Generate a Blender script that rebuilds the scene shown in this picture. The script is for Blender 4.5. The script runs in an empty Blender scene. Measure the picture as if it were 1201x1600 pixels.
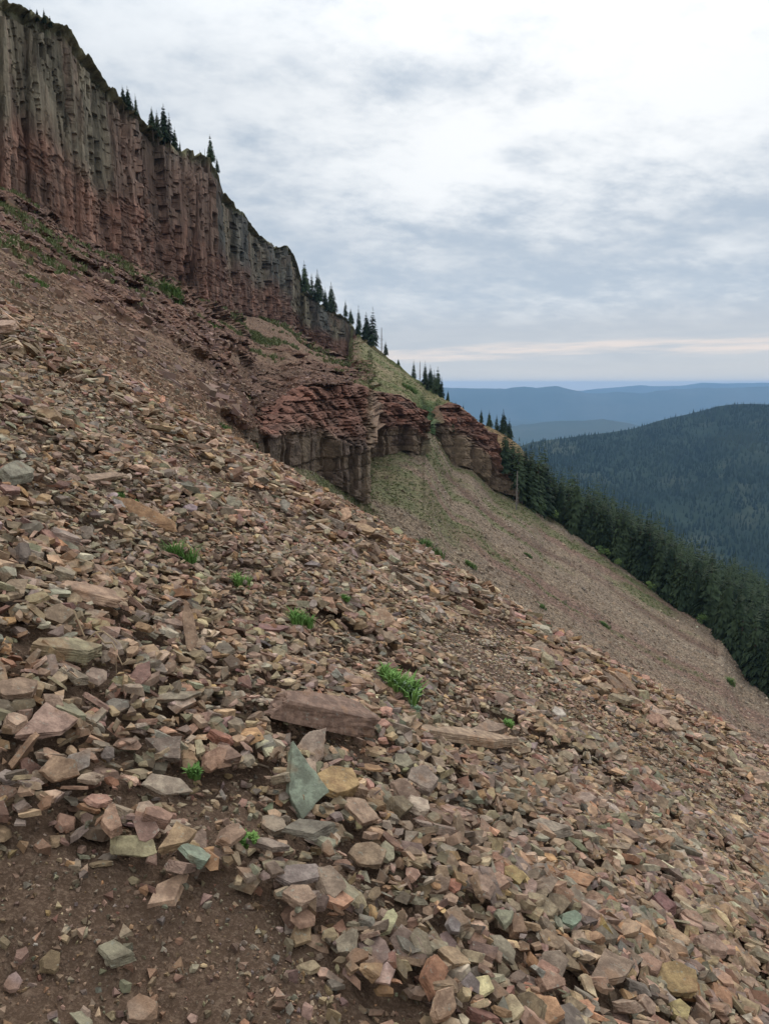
import bpy, bmesh, math, random
import numpy as np
from mathutils import Vector, Matrix

random.seed(7)
RNG = np.random.default_rng(11)
C = bpy.context.scene.collection
SC = bpy.context.scene
PI = math.pi

# ------------------------------------------------------------ camera, sky, sun, exposure
FPX = 1164.0                      # focal length in photo pixels (photo 1201 x 1600)
PITCH = math.radians(9.75)
cam_data = bpy.data.cameras.new('camera')
cam = bpy.data.objects.new('camera', cam_data)
C.objects.link(cam)
cam.location = (0, 0, 0)
cam.rotation_euler = (math.radians(90) - PITCH, 0, 0)
cam_data.sensor_fit = 'VERTICAL'
cam_data.sensor_height = 24.0
cam_data.sensor_width = 18.0
cam_data.lens = 24.0 * FPX / 1600.0
cam_data.clip_start = 0.05
cam_data.clip_end = 200000
SC.camera = cam

SUN_EL, SUN_AZ = math.radians(30), math.radians(14)      # azimuth clockwise from +Y
world = bpy.data.worlds.new("World")
SC.world = world
world.use_nodes = True
wn, wl = world.node_tree.nodes, world.node_tree.links
wn.clear()


class NB:
    """small helper for building node trees"""
    def __init__(s, tree):
        s.n, s.l = tree.nodes, tree.links

    def put(s, sock, v):
        if isinstance(v, bpy.types.NodeSocket):
            s.l.new(v, sock)
        elif v is not None:
            if sock.type == 'RGBA' and len(v) == 3:
                v = (*v, 1)
            sock.default_value = v

    def math(s, op, a, b=None, c=None, clamp=False):
        n = s.n.new('ShaderNodeMath'); n.operation = op; n.use_clamp = clamp
        s.put(n.inputs[0], a)
        if b is not None: s.put(n.inputs[1], b)
        if c is not None: s.put(n.inputs[2], c)
        return n.outputs[0]

    def vmath(s, op, a, b=None, scale=None):
        n = s.n.new('ShaderNodeVectorMath'); n.operation = op
        s.put(n.inputs[0], a)
        if b is not None: s.put(n.inputs[1], b)
        if scale is not None: s.put(n.inputs['Scale'], scale)
        return n.outputs['Value'] if op in ('DOT_PRODUCT', 'LENGTH') else n.outputs[0]

    def noise(s, vec, scale, detail=4, rough=.5, dist=0.0, out=0):
        n = s.n.new('ShaderNodeTexNoise')
        s.put(n.inputs['Vector'], vec); n.inputs['Scale'].default_value = scale
        n.inputs['Detail'].default_value = detail; n.inputs['Roughness'].default_value = rough
        n.inputs['Distortion'].default_value = dist
        return n.outputs[out]

    def voro(s, vec, scale, feature='F1', out='Distance', rand=1.0):
        n = s.n.new('ShaderNodeTexVoronoi'); n.feature = feature
        s.put(n.inputs['Vector'], vec); n.inputs['Scale'].default_value = scale
        n.inputs['Randomness'].default_value = rand
        return n.outputs[out]

    def ss(s, v, a, b, lo=0.0, hi=1.0):
        n = s.n.new('ShaderNodeMapRange'); n.interpolation_type = 'SMOOTHSTEP'
        s.put(n.inputs[0], v); n.inputs[1].default_value = a; n.inputs[2].default_value = b
        n.inputs[3].default_value = lo; n.inputs[4].default_value = hi
        return n.outputs[0]

    def mix(s, f, a, b, blend='MIX'):
        n = s.n.new('ShaderNodeMix'); n.data_type = 'RGBA'; n.blend_type = blend
        s.put(n.inputs[0], f); s.put(n.inputs[6], a); s.put(n.inputs[7], b)
        return n.outputs[2]

    def comb(s, x, y, z):
        n = s.n.new('ShaderNodeCombineXYZ')
        s.put(n.inputs[0], x); s.put(n.inputs[1], y); s.put(n.inputs[2], z)
        return n.outputs[0]


w = NB(world.node_tree)
sky = wn.new('ShaderNodeTexSky')
sky.sky_type = 'NISHITA'; sky.sun_disc = False
sky.sun_elevation = SUN_EL; sky.sun_rotation = SUN_AZ
sky.altitude = 3000; sky.air_density = 1.0; sky.dust_density = 1.5
bg_sky = wn.new('ShaderNodeBackground'); wl.new(sky.outputs[0], bg_sky.inputs[0])
bg_sky.inputs[1].default_value = 0.07
tc = wn.new('ShaderNodeTexCoord')
sep = wn.new('ShaderNodeSeparateXYZ'); wl.new(tc.outputs['Generated'], sep.inputs[0])
dx, dy, dz = sep.outputs
zc = w.math('MAXIMUM', dz, 0.0)
den = w.math('ADD', zc, 0.26)
u_ = w.math('DIVIDE', dx, den); v_ = w.math('DIVIDE', dy, den)
# a slow rotation so the cloud rows run slightly tilted across the view
uu = w.math('ADD', w.math('MULTIPLY', u_, 0.96), w.math('MULTIPLY', v_, 0.28))
vv = w.math('SUBTRACT', w.math('MULTIPLY', v_, 0.96), w.math('MULTIPLY', u_, 0.28))
p1 = w.comb(w.math('MULTIPLY', uu, 1.25), w.math('MULTIPLY', vv, 1.5), 7.4)
n_big = w.noise(p1, 1.0, 3, .5, .1)
n_mid = w.noise(p1, 3.6, 7, .58, .1)
n_fine = w.noise(p1, 11.0, 6, .6, .1)
cl = w.math('ADD', w.math('MULTIPLY', n_big, .48), w.math('ADD', w.math('MULTIPLY', n_mid, .38), w.math('MULTIPLY', n_fine, .14)))
# the sun stands behind the cloud: brighter veil towards it
sd = (math.sin(SUN_AZ) * math.cos(SUN_EL), math.cos(SUN_AZ) * math.cos(SUN_EL), math.sin(SUN_EL))
nrm = w.vmath('NORMALIZE', tc.outputs['Generated'])
dots = w.vmath('DOT_PRODUCT', nrm, (sd[0], sd[1], sd[2]))
glow = w.ss(dots, 0.86, 1.0)
el = w.ss(dz, 0.15, 0.30)
thr = w.math('ADD', w.math('MULTIPLY', glow, 0.085), w.math('MULTIPLY', el, 0.15))
f = w.ss(w.math('ADD', cl, thr), 0.52, 0.78)
dark = w.mix(w.ss(w.math('ADD', w.math('MULTIPLY', n_mid, .7), w.math('MULTIPLY', n_fine, .3)), .36, .64), (0.50, 0.585, 0.685), (0.67, 0.725, 0.785))
bright = w.mix(glow, (0.86, 0.905, 0.945), (1.05, 1.07, 1.08))
cloud = w.mix(f, dark, bright)
# an overcast sky brightens towards the zenith
zen = w.ss(dz, 0.30, 0.95, 1.0, 2.3)
cloud = w.vmath('SCALE', cloud, scale=zen)
# bands of light near the horizon
ph = w.comb(w.math('MULTIPLY', dx, 3.2), w.math('MULTIPLY', dy, 1.6), w.math('MULTIPLY', w.math('SUBTRACT', dz, w.math('MULTIPLY', dx, .02)), 40.0))
nh = w.noise(ph, 1.5, 6, .6)
zt = w.math('SUBTRACT', dz, w.math('MULTIPLY', dx, 0.018))
low = w.mix(nh, (0.46, 0.52, 0.60), (0.66, 0.68, 0.71))
hz = w.ss(zt, 0.055, 0.11, 1.0, 0.0)
cloud = w.mix(w.math('MULTIPLY', hz, .85), cloud, low)
edge = w.math('MULTIPLY', w.ss(zt, 0.020, 0.034), w.ss(zt, 0.042, 0.058, 1, 0))
st = w.math('MULTIPLY', w.ss(w.math('ADD', nh, w.math('MULTIPLY', edge, .24)), .62, .90), edge)
cloud = w.mix(st, cloud, (0.88, 0.78, 0.73))
cloud = w.mix(w.ss(zt, 0.0, 0.035, .55, 0), cloud, (0.70, 0.69, 0.68))
bg_cl = wn.new('ShaderNodeBackground'); wl.new(cloud, bg_cl.inputs[0]); bg_cl.inputs[1].default_value = 1.0
mixs = wn.new('ShaderNodeMixShader'); mixs.inputs[0].default_value = 0.94
wl.new(bg_sky.outputs[0], mixs.inputs[1]); wl.new(bg_cl.outputs[0], mixs.inputs[2])
wo = wn.new('ShaderNodeOutputWorld'); wl.new(mixs.outputs[0], wo.inputs['Surface'])

sun_d = bpy.data.lights.new('sun', 'SUN'); sun_d.energy = 1.4; sun_d.angle = math.radians(22)
sun_d.color = (1.0, 0.95, 0.88)
sun = bpy.data.objects.new('sun', sun_d); C.objects.link(sun)
sun.rotation_euler = Vector(sd).to_track_quat('Z', 'Y').to_euler()

SC.view_settings.view_transform = 'Standard'
SC.view_settings.look = 'None'
SC.view_settings.gamma = 1.0
SC.view_settings.exposure = 0.0
SC.view_settings.use_curve_mapping = False
SC.cycles.use_denoising = True
SC.cycles.max_bounces = 6
SC.cycles.diffuse_bounces = 3
SC.cycles.volume_bounces = 1
SC.cycles.transparent_max_bounces = 6
SC.cycles.use_adaptive_sampling = True

# ------------------------------------------------------------ pixel <-> place
cP, sP = math.cos(PITCH), math.sin(PITCH)


def ray(px, py):
    px = np.asarray(px, float); py = np.asarray(py, float)
    X = px - 600.5
    Y = FPX * cP + (800 - py) * sP
    Z = -FPX * sP + (800 - py) * cP
    return X / Y, Z / Y            # per metre of forward distance


def at(px, py, Y):
    a, b = ray(px, py)
    return np.stack(np.broadcast_arrays(a * Y, np.asarray(Y, float) + 0 * a, b * Y), -1)


def project(P):
    P = np.asarray(P, float)
    d = P[..., 1] * cP - P[..., 2] * sP
    u = P[..., 1] * sP + P[..., 2] * cP
    return 600.5 + FPX * P[..., 0] / d, 800 - FPX * u / d, d


# ------------------------------------------------------------ numpy noise
_perm = RNG.permutation(4096).astype(np.int64)


def _h(i, j=0, k=0, seed=0):
    a = _perm[(np.asarray(i, np.int64) + seed * 131) & 4095]
    a = _perm[(a + np.asarray(j, np.int64) * 7) & 4095]
    a = _perm[(a + np.asarray(k, np.int64) * 13) & 4095]
    return a / 4095.0


def vnoise(x, y, z=0.0, seed=0):
    """value noise, -1..1"""
    x, y, z = np.broadcast_arrays(np.asarray(x, float), np.asarray(y, float), np.asarray(z, float))
    xi, yi, zi = np.floor(x), np.floor(y), np.floor(z)
    fx, fy, fz = x - xi, y - yi, z - zi
    sx, sy, sz = [t * t * t * (t * (t * 6 - 15) + 10) for t in (fx, fy, fz)]
    xi, yi, zi = xi.astype(np.int64), yi.astype(np.int64), zi.astype(np.int64)
    r = 0
    for a in (0, 1):
        wa = sx if a else 1 - sx
        for b in (0, 1):
            wb = sy if b else 1 - sy
            for c in (0, 1):
                wc = sz if c else 1 - sz
                r = r + wa * wb * wc * _h(xi + a, yi + b, zi + c, seed)
    return r * 2 - 1


def fbm(x, y, z=0.0, oct=4, seed=0, gain=.5):
    r, a, s = 0, 1.0, 0
    for o in range(oct):
        k = 2.03 ** o
        r = r + a * vnoise(x * k + o * 17.3, y * k + o * 5.1, np.asarray(z) * k, seed + o)
        s += a; a *= gain
    return r / s


def cells2(x, y, seed=0):
    """plan-view cellular pattern: value per cell, distance to border"""
    xi, yi = np.floor(x).astype(np.int64), np.floor(y).astype(np.int64)
    d1 = np.full(x.shape, 9.0); d2 = np.full(x.shape, 9.0); v = np.zeros(x.shape)
    for a in (-1, 0, 1):
        for b in (-1, 0, 1):
            cx = xi + a + _h(xi + a, yi + b, 1, seed); cy = yi + b + _h(xi + a, yi + b, 2, seed)
            d = np.hypot(x - cx, y - cy)
            val = _h(xi + a, yi + b, 3, seed)
            nearer = d < d1
            d2 = np.where(nearer, d1, np.minimum(d2, d))
            v = np.where(nearer, val, v); d1 = np.where(nearer, d, d1)
    return v, d2 - d1


def sstep(a, b, x):
    t = np.clip((x - a) / (b - a), 0, 1)
    return t * t * (3 - 2 * t)


# ------------------------------------------------------------ mesh helpers
def mesh_np(name, V, F, cols=None, smooth=False):
    """V (n,3); F (m,k) all faces with k corners (or a list of such arrays)"""
    Fs = F if isinstance(F, list) else [F]
    me = bpy.data.meshes.new(name)
    V = np.ascontiguousarray(V, np.float32)
    me.vertices.add(len(V)); me.vertices.foreach_set('co', V.ravel())
    loops = np.concatenate([f.ravel() for f in Fs]).astype(np.int32)
    tot = np.concatenate([np.full(len(f), f.shape[1]) for f in Fs]).astype(np.int32)
    start = np.concatenate([[0], np.cumsum(tot)[:-1]]).astype(np.int32)
    me.loops.add(len(loops)); me.loops.foreach_set('vertex_index', loops)
    me.polygons.add(len(tot)); me.polygons.foreach_set('loop_start', start)
    me.polygons.foreach_set('loop_total', tot)
    me.polygons.foreach_set('use_smooth', np.full(len(tot), bool(smooth)))
    me.update(calc_edges=True)
    if cols is not None:
        ca = me.color_attributes.new('Col', 'FLOAT_COLOR', 'POINT')
        c4 = np.ones((len(V), 4), np.float32); c4[:, :3] = cols
        ca.data.foreach_set('color', c4.ravel())
    return me


def put(name, me, m, parent=None, **props):
    o = bpy.data.objects.new(name, me); C.objects.link(o)
    if m is not None and me is not None and not me.materials: me.materials.append(m)
    if parent: o.parent = parent
    for k, v in props.items(): o[k] = v
    return o


# ------------------------------------------------------------ materials
def new_mat(name, rough=.9, spec=.25):
    m = bpy.data.materials.new(name); m.use_nodes = True
    b = m.node_tree.nodes['Principled BSDF']
    b.inputs['Roughness'].default_value = rough
    b.inputs['Specular IOR Level'].default_value = spec
    return m, NB(m.node_tree), b


def attr_col(nb):
    a = nb.n.new('ShaderNodeAttribute'); a.attribute_name = 'Col'; return a.outputs['Color']


def stone_mat(name, per_object):
    m, b, bs = new_mat(name, .82, .3)
    t = b.n.new('ShaderNodeTexCoord')
    g = b.n.new('ShaderNodeNewGeometry')
    pos = g.outputs['Position']
    if per_object:
        oi = b.n.new('ShaderNodeObjectInfo'); base = oi.outputs['Color']
    else:
        base = attr_col(b)
    n1 = b.noise(pos, 22, 6, .65)
    n2 = b.noise(pos, 120, 5, .7)
    n3 = b.noise(pos, 7, 3, .5)
    c = b.mix(b.ss(n1, .38, .66), b.mix(1.0, base, (.66, .62, .60), 'MULTIPLY'), b.mix(1.0, base, (1.22, 1.2, 1.16), 'MULTIPLY'))
    # iron staining and pale lichen with their own edges
    c = b.mix(b.math('MULTIPLY', b.ss(n3, .56, .66), .45), c, (.25, .13, .065))
    lich = b.math('MULTIPLY', b.ss(b.noise(pos, 45, 5, .7), .60, .66), .5)
    c = b.mix(lich, c, (.27, .27, .21))
    c = b.mix(1.0, c, b.mix(n2, (.58, .58, .58), (1.42, 1.42, 1.42)), 'MULTIPLY')
    b.put(bs.inputs['Base Color'], c)
    bump = b.n.new('ShaderNodeBump'); bump.inputs['Strength'].default_value = .85
    bump.inputs['Distance'].default_value = .010
    hgt = b.math('ADD', b.math('MULTIPLY', b.noise(pos, 38, 8, .7), 1.0), b.math('MULTIPLY', n2, .35))
    b.put(bump.inputs['Height'], hgt)
    b.put(bs.inputs['Normal'], bump.outputs[0])
    return m


M_STONE = stone_mat('scree_stone_each', True)
M_STONES = stone_mat('scree_stone_mass', False)


def soil_mat():
    m, b, bs = new_mat('brown_soil', .95, .15)
    g = b.n.new('ShaderNodeNewGeometry'); pos = g.outputs['Position']
    n1 = b.noise(pos, 3.5, 5, .6); n2 = b.noise(pos, 60, 6, .7)
    v = b.voro(pos, 150, out='Color'); vd = b.voro(pos, 150)
    c = b.mix(n1, (.062, .037, .023), (.110, .068, .043))
    c = b.mix(b.math('MULTIPLY', b.ss(n2, .5, .62), .6), c, (.20, .135, .09))
    sepv = b.n.new('ShaderNodeSeparateColor'); b.l.new(v, sepv.inputs[0])
    peb = b.ss(sepv.outputs[0], .5, .6)
    c = b.mix(b.math('MULTIPLY', peb, .35), c, (.17, .11, .075))
    b.put(bs.inputs['Base Color'], c)
    bump = b.n.new('ShaderNodeBump'); bump.inputs['Strength'].default_value = .8
    bump.inputs['Distance'].default_value = .012
    h = b.math('ADD', b.math('MULTIPLY', n2, 1.2), b.math('MULTIPLY', b.math('SUBTRACT', 1, vd), b.math('MULTIPLY', peb, .7)))
    b.put(bump.inputs['Height'], h); b.put(bs.inputs['Normal'], bump.outputs[0])
    return m


M_SOIL = soil_mat()


def terrain_mat(name, sc, contrast, bumpd, streak=False, peb=0.0):
    """vertex colour of the ground times relief-sized mottling"""
    m, b, bs = new_mat(name, .95, .12)
    g = b.n.new('ShaderNodeNewGeometry'); pos = g.outputs['Position']
    base = attr_col(b)
    p = pos
    if streak:
        p = b.vmath('MULTIPLY', pos, (1, 1, .12))
    n1 = b.noise(p, sc, 8, .7)
    n0 = b.noise(pos, sc * .22, 4, .6)
    n2 = b.noise(pos, sc * 4, 6, .7)
    lo, hi = 1 - contrast, 1 + contrast
    c = b.mix(1.0, base, b.mix(b.ss(n1, .34, .66), (lo, lo, lo), (hi, hi * .99, hi * .97)), 'MULTIPLY')
    c = b.mix(1.0, c, b.mix(n0, (.85, .80, .78), (1.15, 1.18, 1.2)), 'MULTIPLY')
    c = b.mix(1.0, c, b.mix(n2, (.7, .7, .7), (1.3, 1.3, 1.3)), 'MULTIPLY')
    h = b.math('ADD', n1, b.math('MULTIPLY', n2, .4))
    if peb > 0:
        vc = b.voro(pos, 4.2, out='Color'); vd = b.voro(pos, 4.2)
        sv = b.n.new('ShaderNodeSeparateColor'); b.l.new(vc, sv.inputs[0])
        c = b.mix(peb, c, b.mix(1.0, c, b.mix(sv.outputs[0], (.55, .50, .48), (1.55, 1.5, 1.45)), 'MULTIPLY'))
        h = b.math('ADD', h, b.math('MULTIPLY', b.math('SUBTRACT', 1, vd), .8))
    b.put(bs.inputs['Base Color'], c)
    bump = b.n.new('ShaderNodeBump'); bump.inputs['Strength'].default_value = .9
    bump.inputs['Distance'].default_value = bumpd
    b.put(bump.inputs['Height'], h); b.put(bs.inputs['Normal'], bump.outputs[0])
    return m


M_CLIFF = terrain_mat('cliff_rock', .9, .50, .30, streak=True)
M_LEDGE = terrain_mat('ledge_rock', .8, .34, .25)
M_BENCH = terrain_mat('bench_soil', 1.1, .32, .20, peb=.55)
M_TALUS = terrain_mat('talus_debris', 1.3, .22, .22, peb=.85)
M_FFLOOR = terrain_mat('forest_soil', .6, .3, .3)

# ------------------------------------------------------------ the hillside beyond the near crest
STEP = 2.0
PX = np.arange(-80, 1390 + .1, STEP)
NC = len(PX)


def line(pts, jit=0, seed=0, sc=.05):
    p = np.array(pts, float)
    y = np.interp(PX, p[:, 0], p[:, 1])
    if jit: y = y + jit * fbm(PX * sc, seed * 3.3 + 0 * PX, oct=4, seed=seed, gain=.6)
    return y


def dline(pts):
    p = np.array(pts, float)
    return 1 / np.interp(PX, p[:, 0], 1 / p[:, 1])


L0 = line([(-170, -260), (-60, -70), (0, 2), (30, 6), (75, 28), (100, 38), (112, 44), (125, 68), (150, 102), (170, 132), (190, 152), (215, 176),
           (240, 202), (265, 222), (290, 236), (310, 240), (328, 248), (342, 274), (350, 300), (380, 336), (400, 358), (415, 374), (430, 390),
           (436, 384), (448, 384), (458, 394), (466, 418), (473, 447), (485, 462), (500, 474), (530, 490), (548, 506), (560, 520), (600, 555),
           (620, 570), (640, 586), (670, 607), (700, 630), (730, 650), (750, 661), (770, 670), (790, 679), (812, 697), (830, 726), (870, 764),
           (900, 786), (950, 814), (1000, 842), (1100, 896), (1201, 930), (1390, 1010)], jit=4.5, seed=3)
L0 = L0 + 7 * (_h(np.floor(PX / 9 + .7 * vnoise(PX * .05, 0 * PX)), 1, 0, 4) - .5) * (PX < 545) + 3.5 * (_h(np.floor(PX / 4), 1, 0, 6) - .5) * (PX < 545)
L1 = line([(-170, 210), (-60, 268), (0, 298), (50, 326), (100, 364), (150, 388), (200, 414), (265, 436), (300, 468), (350, 486), (390, 495),
           (450, 506), (480, 536), (520, 553), (546, 562), (552, 530), (560, 526), (600, 560), (670, 611), (770, 675), (812, 702), (830, 730),
           (870, 768), (1000, 847), (1201, 935), (1390, 1015)], jit=3, seed=5)
L1 = np.maximum(L1, L0 + 3)
L2 = line([(-170, 505), (0, 455), (200, 566), (300, 628), (372, 668), (385, 640), (410, 636), (430, 630), (455, 612), (475, 602), (520, 600), (560, 602),
           (574, 608), (580, 612), (625, 616), (640, 626), (656, 644), (662, 664), (680, 652), (684, 636), (700, 632), (720, 640), (745, 658),
           (766, 676), (772, 712), (790, 730), (812, 745), (830, 780), (850, 797), (900, 832), (950, 867), (1000, 902), (1050, 942), (1090, 962),
           (1130, 997), (1160, 1047), (1201, 1082), (1390, 1230)], jit=6.0, seed=9, sc=.07)
L3 = line([(-170, 510), (0, 460), (200, 571), (300, 633), (372, 673), (400, 702), (430, 724), (490, 737), (524, 760), (565, 788), (576, 786),
           (580, 716), (600, 710), (625, 703), (659, 712), (665, 672), (680, 682), (707, 726), (737, 734), (770, 766), (797, 776), (812, 782), (830, 786),
           (850, 800), (900, 835), (950, 870), (1000, 905), (1050, 945), (1090, 965), (1130, 1000), (1160, 1050), (1201, 1085), (1390, 1235)])
L3 = np.maximum(L3, L2 + 2)
CREST = line([(-170, 360), (0, 450), (100, 500), (200, 556), (300, 635), (430, 730), (500, 770), (560, 800), (630, 850), (700, 890), (860, 980),
              (1000, 1070), (1100, 1130), (1201, 1200), (1390, 1320)])
L4 = np.maximum(CREST + 75, L3 + 60)
D1 = dline([(-170, 70), (0, 87), (100, 101), (200, 122), (300, 155), (400, 205), (460, 262), (470, 275), (548, 292), (560, 288), (620, 248),
            (700, 205), (770, 188), (812, 186), (830, 200), (870, 230), (900, 252), (1000, 300), (1201, 380), (1390, 430)])
cl_m = 1 - sstep(545, 560, PX)
D0 = D1 + 2 + 4 * cl_m
D3 = dline([(-170, 22), (0, 24), (300, 27), (372, 40), (385, 56), (400, 60), (430, 62), (500, 70), (565, 78), (575, 80), (580, 124), (625, 128), (659, 130),
            (665, 150), (685, 164), (767, 166), (800, 171), (812, 173), (850, 190), (1000, 165), (1100, 148), (1201, 122), (1390, 90)])
D2 = D3 + np.interp(PX, [-170, 372, 385, 560, 576, 659, 665, 812, 830, 1390], [.3, .5, 8, 8, 7, 7, 7, 6, 2, 1])
D4 = dline([(-170, 16), (300, 21), (372, 26), (400, 34), (450, 50), (520, 62), (600, 72), (700, 75), (1000, 74), (1201, 68), (1390, 60)])

# relief of the cliff line itself: bays and buttresses
D_bay = 1 + .045 * fbm(PX * .028, 0 * PX, oct=4, seed=21) * cl_m
D1 = D1 * D_bay; D0 = D0 * D_bay


def band(La, Da, Lb, Db, n, last=False, pw=1.0, steep=False):
    t = np.linspace(0, 1, n + 1)
    if not last: t = t[:-1]
    t = t[:, None] ** pw
    rows = La[None] * (1 - t) + Lb[None] * t
    td = np.clip(t / .55, 0, 1) if steep else t
    inv = (1 / Da)[None] * (1 - td) + (1 / Db)[None] * td
    return at(np.broadcast_to(PX[None], rows.shape), rows, 1 / inv), np.broadcast_to(t, rows.shape)


NB_ = (20, 170, 150, 110, 150)
# backs of the ridge: plateau behind the cliff top, falling ground further right
tb = (np.linspace(1, 0, NB_[0], endpoint=False)[:, None]) ** 2.0
rim = at(PX, L0, D0)
drop = np.interp(PX, [-170, 400, 560, 700, 900, 1390], [.05, .1, .3, .5, .62, .6])
back = rim[None] + np.stack([np.broadcast_to(-.35 * 160 * tb, (NB_[0], NC)), np.broadcast_to(160 * tb * 1.0, (NB_[0], NC)),
                             -160 * tb * drop[None]], -1)
dxd = np.interp(PX, [-170, 545, 600, 800, 900, 1390], [-.9, -.9, -.5, -.35, 0, .3])
back[..., 0] = rim[None, :, 0] + 160 * tb * dxd[None]
B1, T1 = band(L0, D0, L1, D1, NB_[1])
B2, T2 = band(L1, D1, L2, D2, NB_[2])
B3, T3 = band(L2, D2, L3, D3, NB_[3], steep=True)
B4, T4 = band(L3, D3, L4, D4, NB_[4], last=True, pw=.8)
G = np.concatenate([back, B1, B2, B3, B4])
TT = np.concatenate([np.zeros((NB_[0], NC)), T1, T2, T3, T4])
o0 = NB_[0]; o1 = o0 + NB_[1]; o2 = o1 + NB_[2]; o3 = o2 + NB_[3]
NR = len(G)
BAND = np.zeros((NR, NC), int); BAND[o0:o1] = 1; BAND[o1:o2] = 2; BAND[o2:o3] = 3; BAND[o3:] = 4
PXG = np.broadcast_to(PX[None], (NR, NC))
PYG = project(G)[1]
X, Y, Z = G[..., 0].copy(), G[..., 1].copy(), G[..., 2].copy()
DEPTH = Y.copy()


def layers(s, z, lh, cw, seed):
    """courses of jointed rock: random stand-out per block, recessed joints"""
    zz = z / lh + .9 * vnoise(z / lh * .45, s * .004, seed=seed + 7) + .15 * vnoise(s * .05, z * .1, seed=seed)
    k = np.floor(zz); fz = zz - k
    ws = s / cw * (.6 + .8 * _h(k, 5, 0, seed)) + _h(k, 9, 0, seed) * 17
    j = np.floor(ws + .25 * vnoise(s * .5, z * .4, seed=seed + 1)); fs = ws - np.floor(ws)
    off = _h(k, j, 1, seed) * .6 + _h(k, 3, 2, seed) * .7 + .35 * np.round(1.5 * vnoise(s * .25, k * 3.7, seed=seed + 3)) / 1.5
    gz = np.minimum(fz, 1 - fz) * lh; gs = np.minimum(fs, 1 - fs) * cw
    groove = (gz < .07 * lh) * .45 + (gs < .05 * cw) * .45
    return off - groove, _h(k, j, 4, seed), k


# upper cliff: standing columns
m1 = (BAND == 1) * sstep(0, .03, TT) * sstep(0, .05, 1 - TT + .02)
m1 = m1 * (1 - sstep(546, 556, PXG))
wz = .5 * fbm(Y * .05, Z * .05, oct=3, seed=31)
cv, cd = cells2((X + wz) / 6.5, (Y + wz) / 8.5, 41)
cv2, cd2 = cells2((X + wz * .6) / 3.2, (Y + wz) / 4.2, 43)
cv3, cd3 = cells2((X + wz * .3) / 1.1, (Y + wz * .3) / 1.3, 45)
lowpart = sstep(.55, .85, TT + .16 * fbm(Y * .05, Z * .05, seed=50))
id2 = np.floor(cv2 * 4000)
hb_ = (2.2 + 5 * _h(id2, 3)) * (1 - .6 * lowpart)
kz = np.floor((Z + 9 * _h(id2, 8)) / hb_ + .3 * vnoise(Y * .7, X * .7, seed=33)); lv = _h(id2, kz, 5)
id3 = np.floor(cv3 * 4000); kz3 = np.floor((Z + 5 * _h(id3, 8)) / (1.0 + 2 * _h(id3, 4)) + .3 * vnoise(Y, X, seed=35))
ucol = (cv - .5) * 3.0 - 1.9 * (cd < .05) * (cv > .35) + (cv2 - .5) * 1.0 - 1.0 * (cd2 < .05) * (cv2 > .45) + (cv3 - .5) * .28 - .4 * (cd3 < .07) * (cv3 > .6)
ucol = ucol + (lv - .5) * (.30 + .55 * lowpart) + (_h(id3, kz3, 6) - .5) * (.07 + .35 * lowpart)
brk = np.where(TT < .05 + .18 * cv2 * cv, -1.0, 0)
ucol = ucol + brk
lay, _, lk = layers(Y, Z, 2.6, 3.0, 47)
dsp1 = (ucol * (1 - .35 * lowpart) + lay * .28 * lowpart + .30 * fbm(X * .7, Y * .7, Z * .25, oct=5, seed=51, gain=.65)) * m1
far1 = np.clip(DEPTH / 130, .8, 1.25)
X += dsp1 * far1 * .92; Y -= dsp1 * far1 * .38

# lower cliffs: thin red courses above, brown joints below
LB = L3 - L2
cl3 = np.clip((LB - 8) / 22, 0, 1)[None]
m3 = (BAND == 3) * cl3 * sstep(0, .02, TT)
s3 = Y * .9 + X * .45
la, va, _ = layers(s3, Z, 1.0, 1.7, 61)
lb, vb, _ = layers(s3, Z, 2.6, 1.9, 63)
cvb, cdb = cells2(X / 2.4, Y / 2.4, 65)
up = 1 - sstep(.42, .62, TT + .15 * fbm(s3 * .1, Z * .1, seed=66))
vj, vjd = cells2(X / 1.5, Y / 1.5, 64)
kj = np.floor(Z / 1.7 + 5 * vj)
dsp3 = (la * .75 + lb * .35 + (vj - .5) * .8 + (_h(np.floor(vj * 3000), kj, 3) - .5) * .7 - .7 * (vjd < .08)) * up + (lb * .35 + (cvb - .5) * 1.7 - .9 * (cdb < .07) + (vj - .5) * .8 - .5 * (vjd < .07)) * (1 - up)
dsp3 = dsp3 + .4 * fbm(X * .8, Y * .8, Z * .8, oct=5, seed=67, gain=.65) + .8 * vnoise(s3 * .13, Z * .02, seed=68) + .35 * vnoise(s3 * .4, Z * .1, seed=69)
sc3 = np.clip(DEPTH / 75, .7, 2.0)
X += dsp3 * m3 * sc3 * .65; Y -= dsp3 * m3 * sc3 * .75

# bench: ledges breaking through the soil
nl = fbm(X * .035, Y * .035, oct=4, seed=71)
ledge = sstep(.0, .22, nl + .80 * (1 - sstep(260, 420, PXG)) * (1 - sstep(.35, .75, TT)) - .1
              + .9 * sstep(.62, .95, TT) * sstep(330, 420, PXG) * (1 - sstep(565, 580, PXG)) - .5 * (PXG > 560))
ledge = ledge * (1 - sstep(790, 820, PXG))
ledge = np.maximum(ledge, (sstep(.45, .8, TT + .25 * nl) * sstep(280, 360, PXG) * (1 - sstep(555, 572, PXG))))
zw = Z + 1.2 * fbm(X * .08, Y * .08, oct=3, seed=72) + .12 * Y * 0
lc, vc_, kk = layers(Y * .8 + X * .6, zw, 1.25, 3.6, 73)
fr = zw / 1.25 - np.floor(zw / 1.25)
m2 = (BAND == 2) * sstep(0, .04, TT) * sstep(0, .05, 1 - TT)
rough2 = .35 * fbm(X * .45, Y * .45, Z * .45, oct=5, seed=74, gain=.65)
sc2 = np.clip(DEPTH / 60, .35, 2.2)
dd2 = (lc * 1.9 * ledge + .6 * rough2) * m2 * sc2
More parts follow.
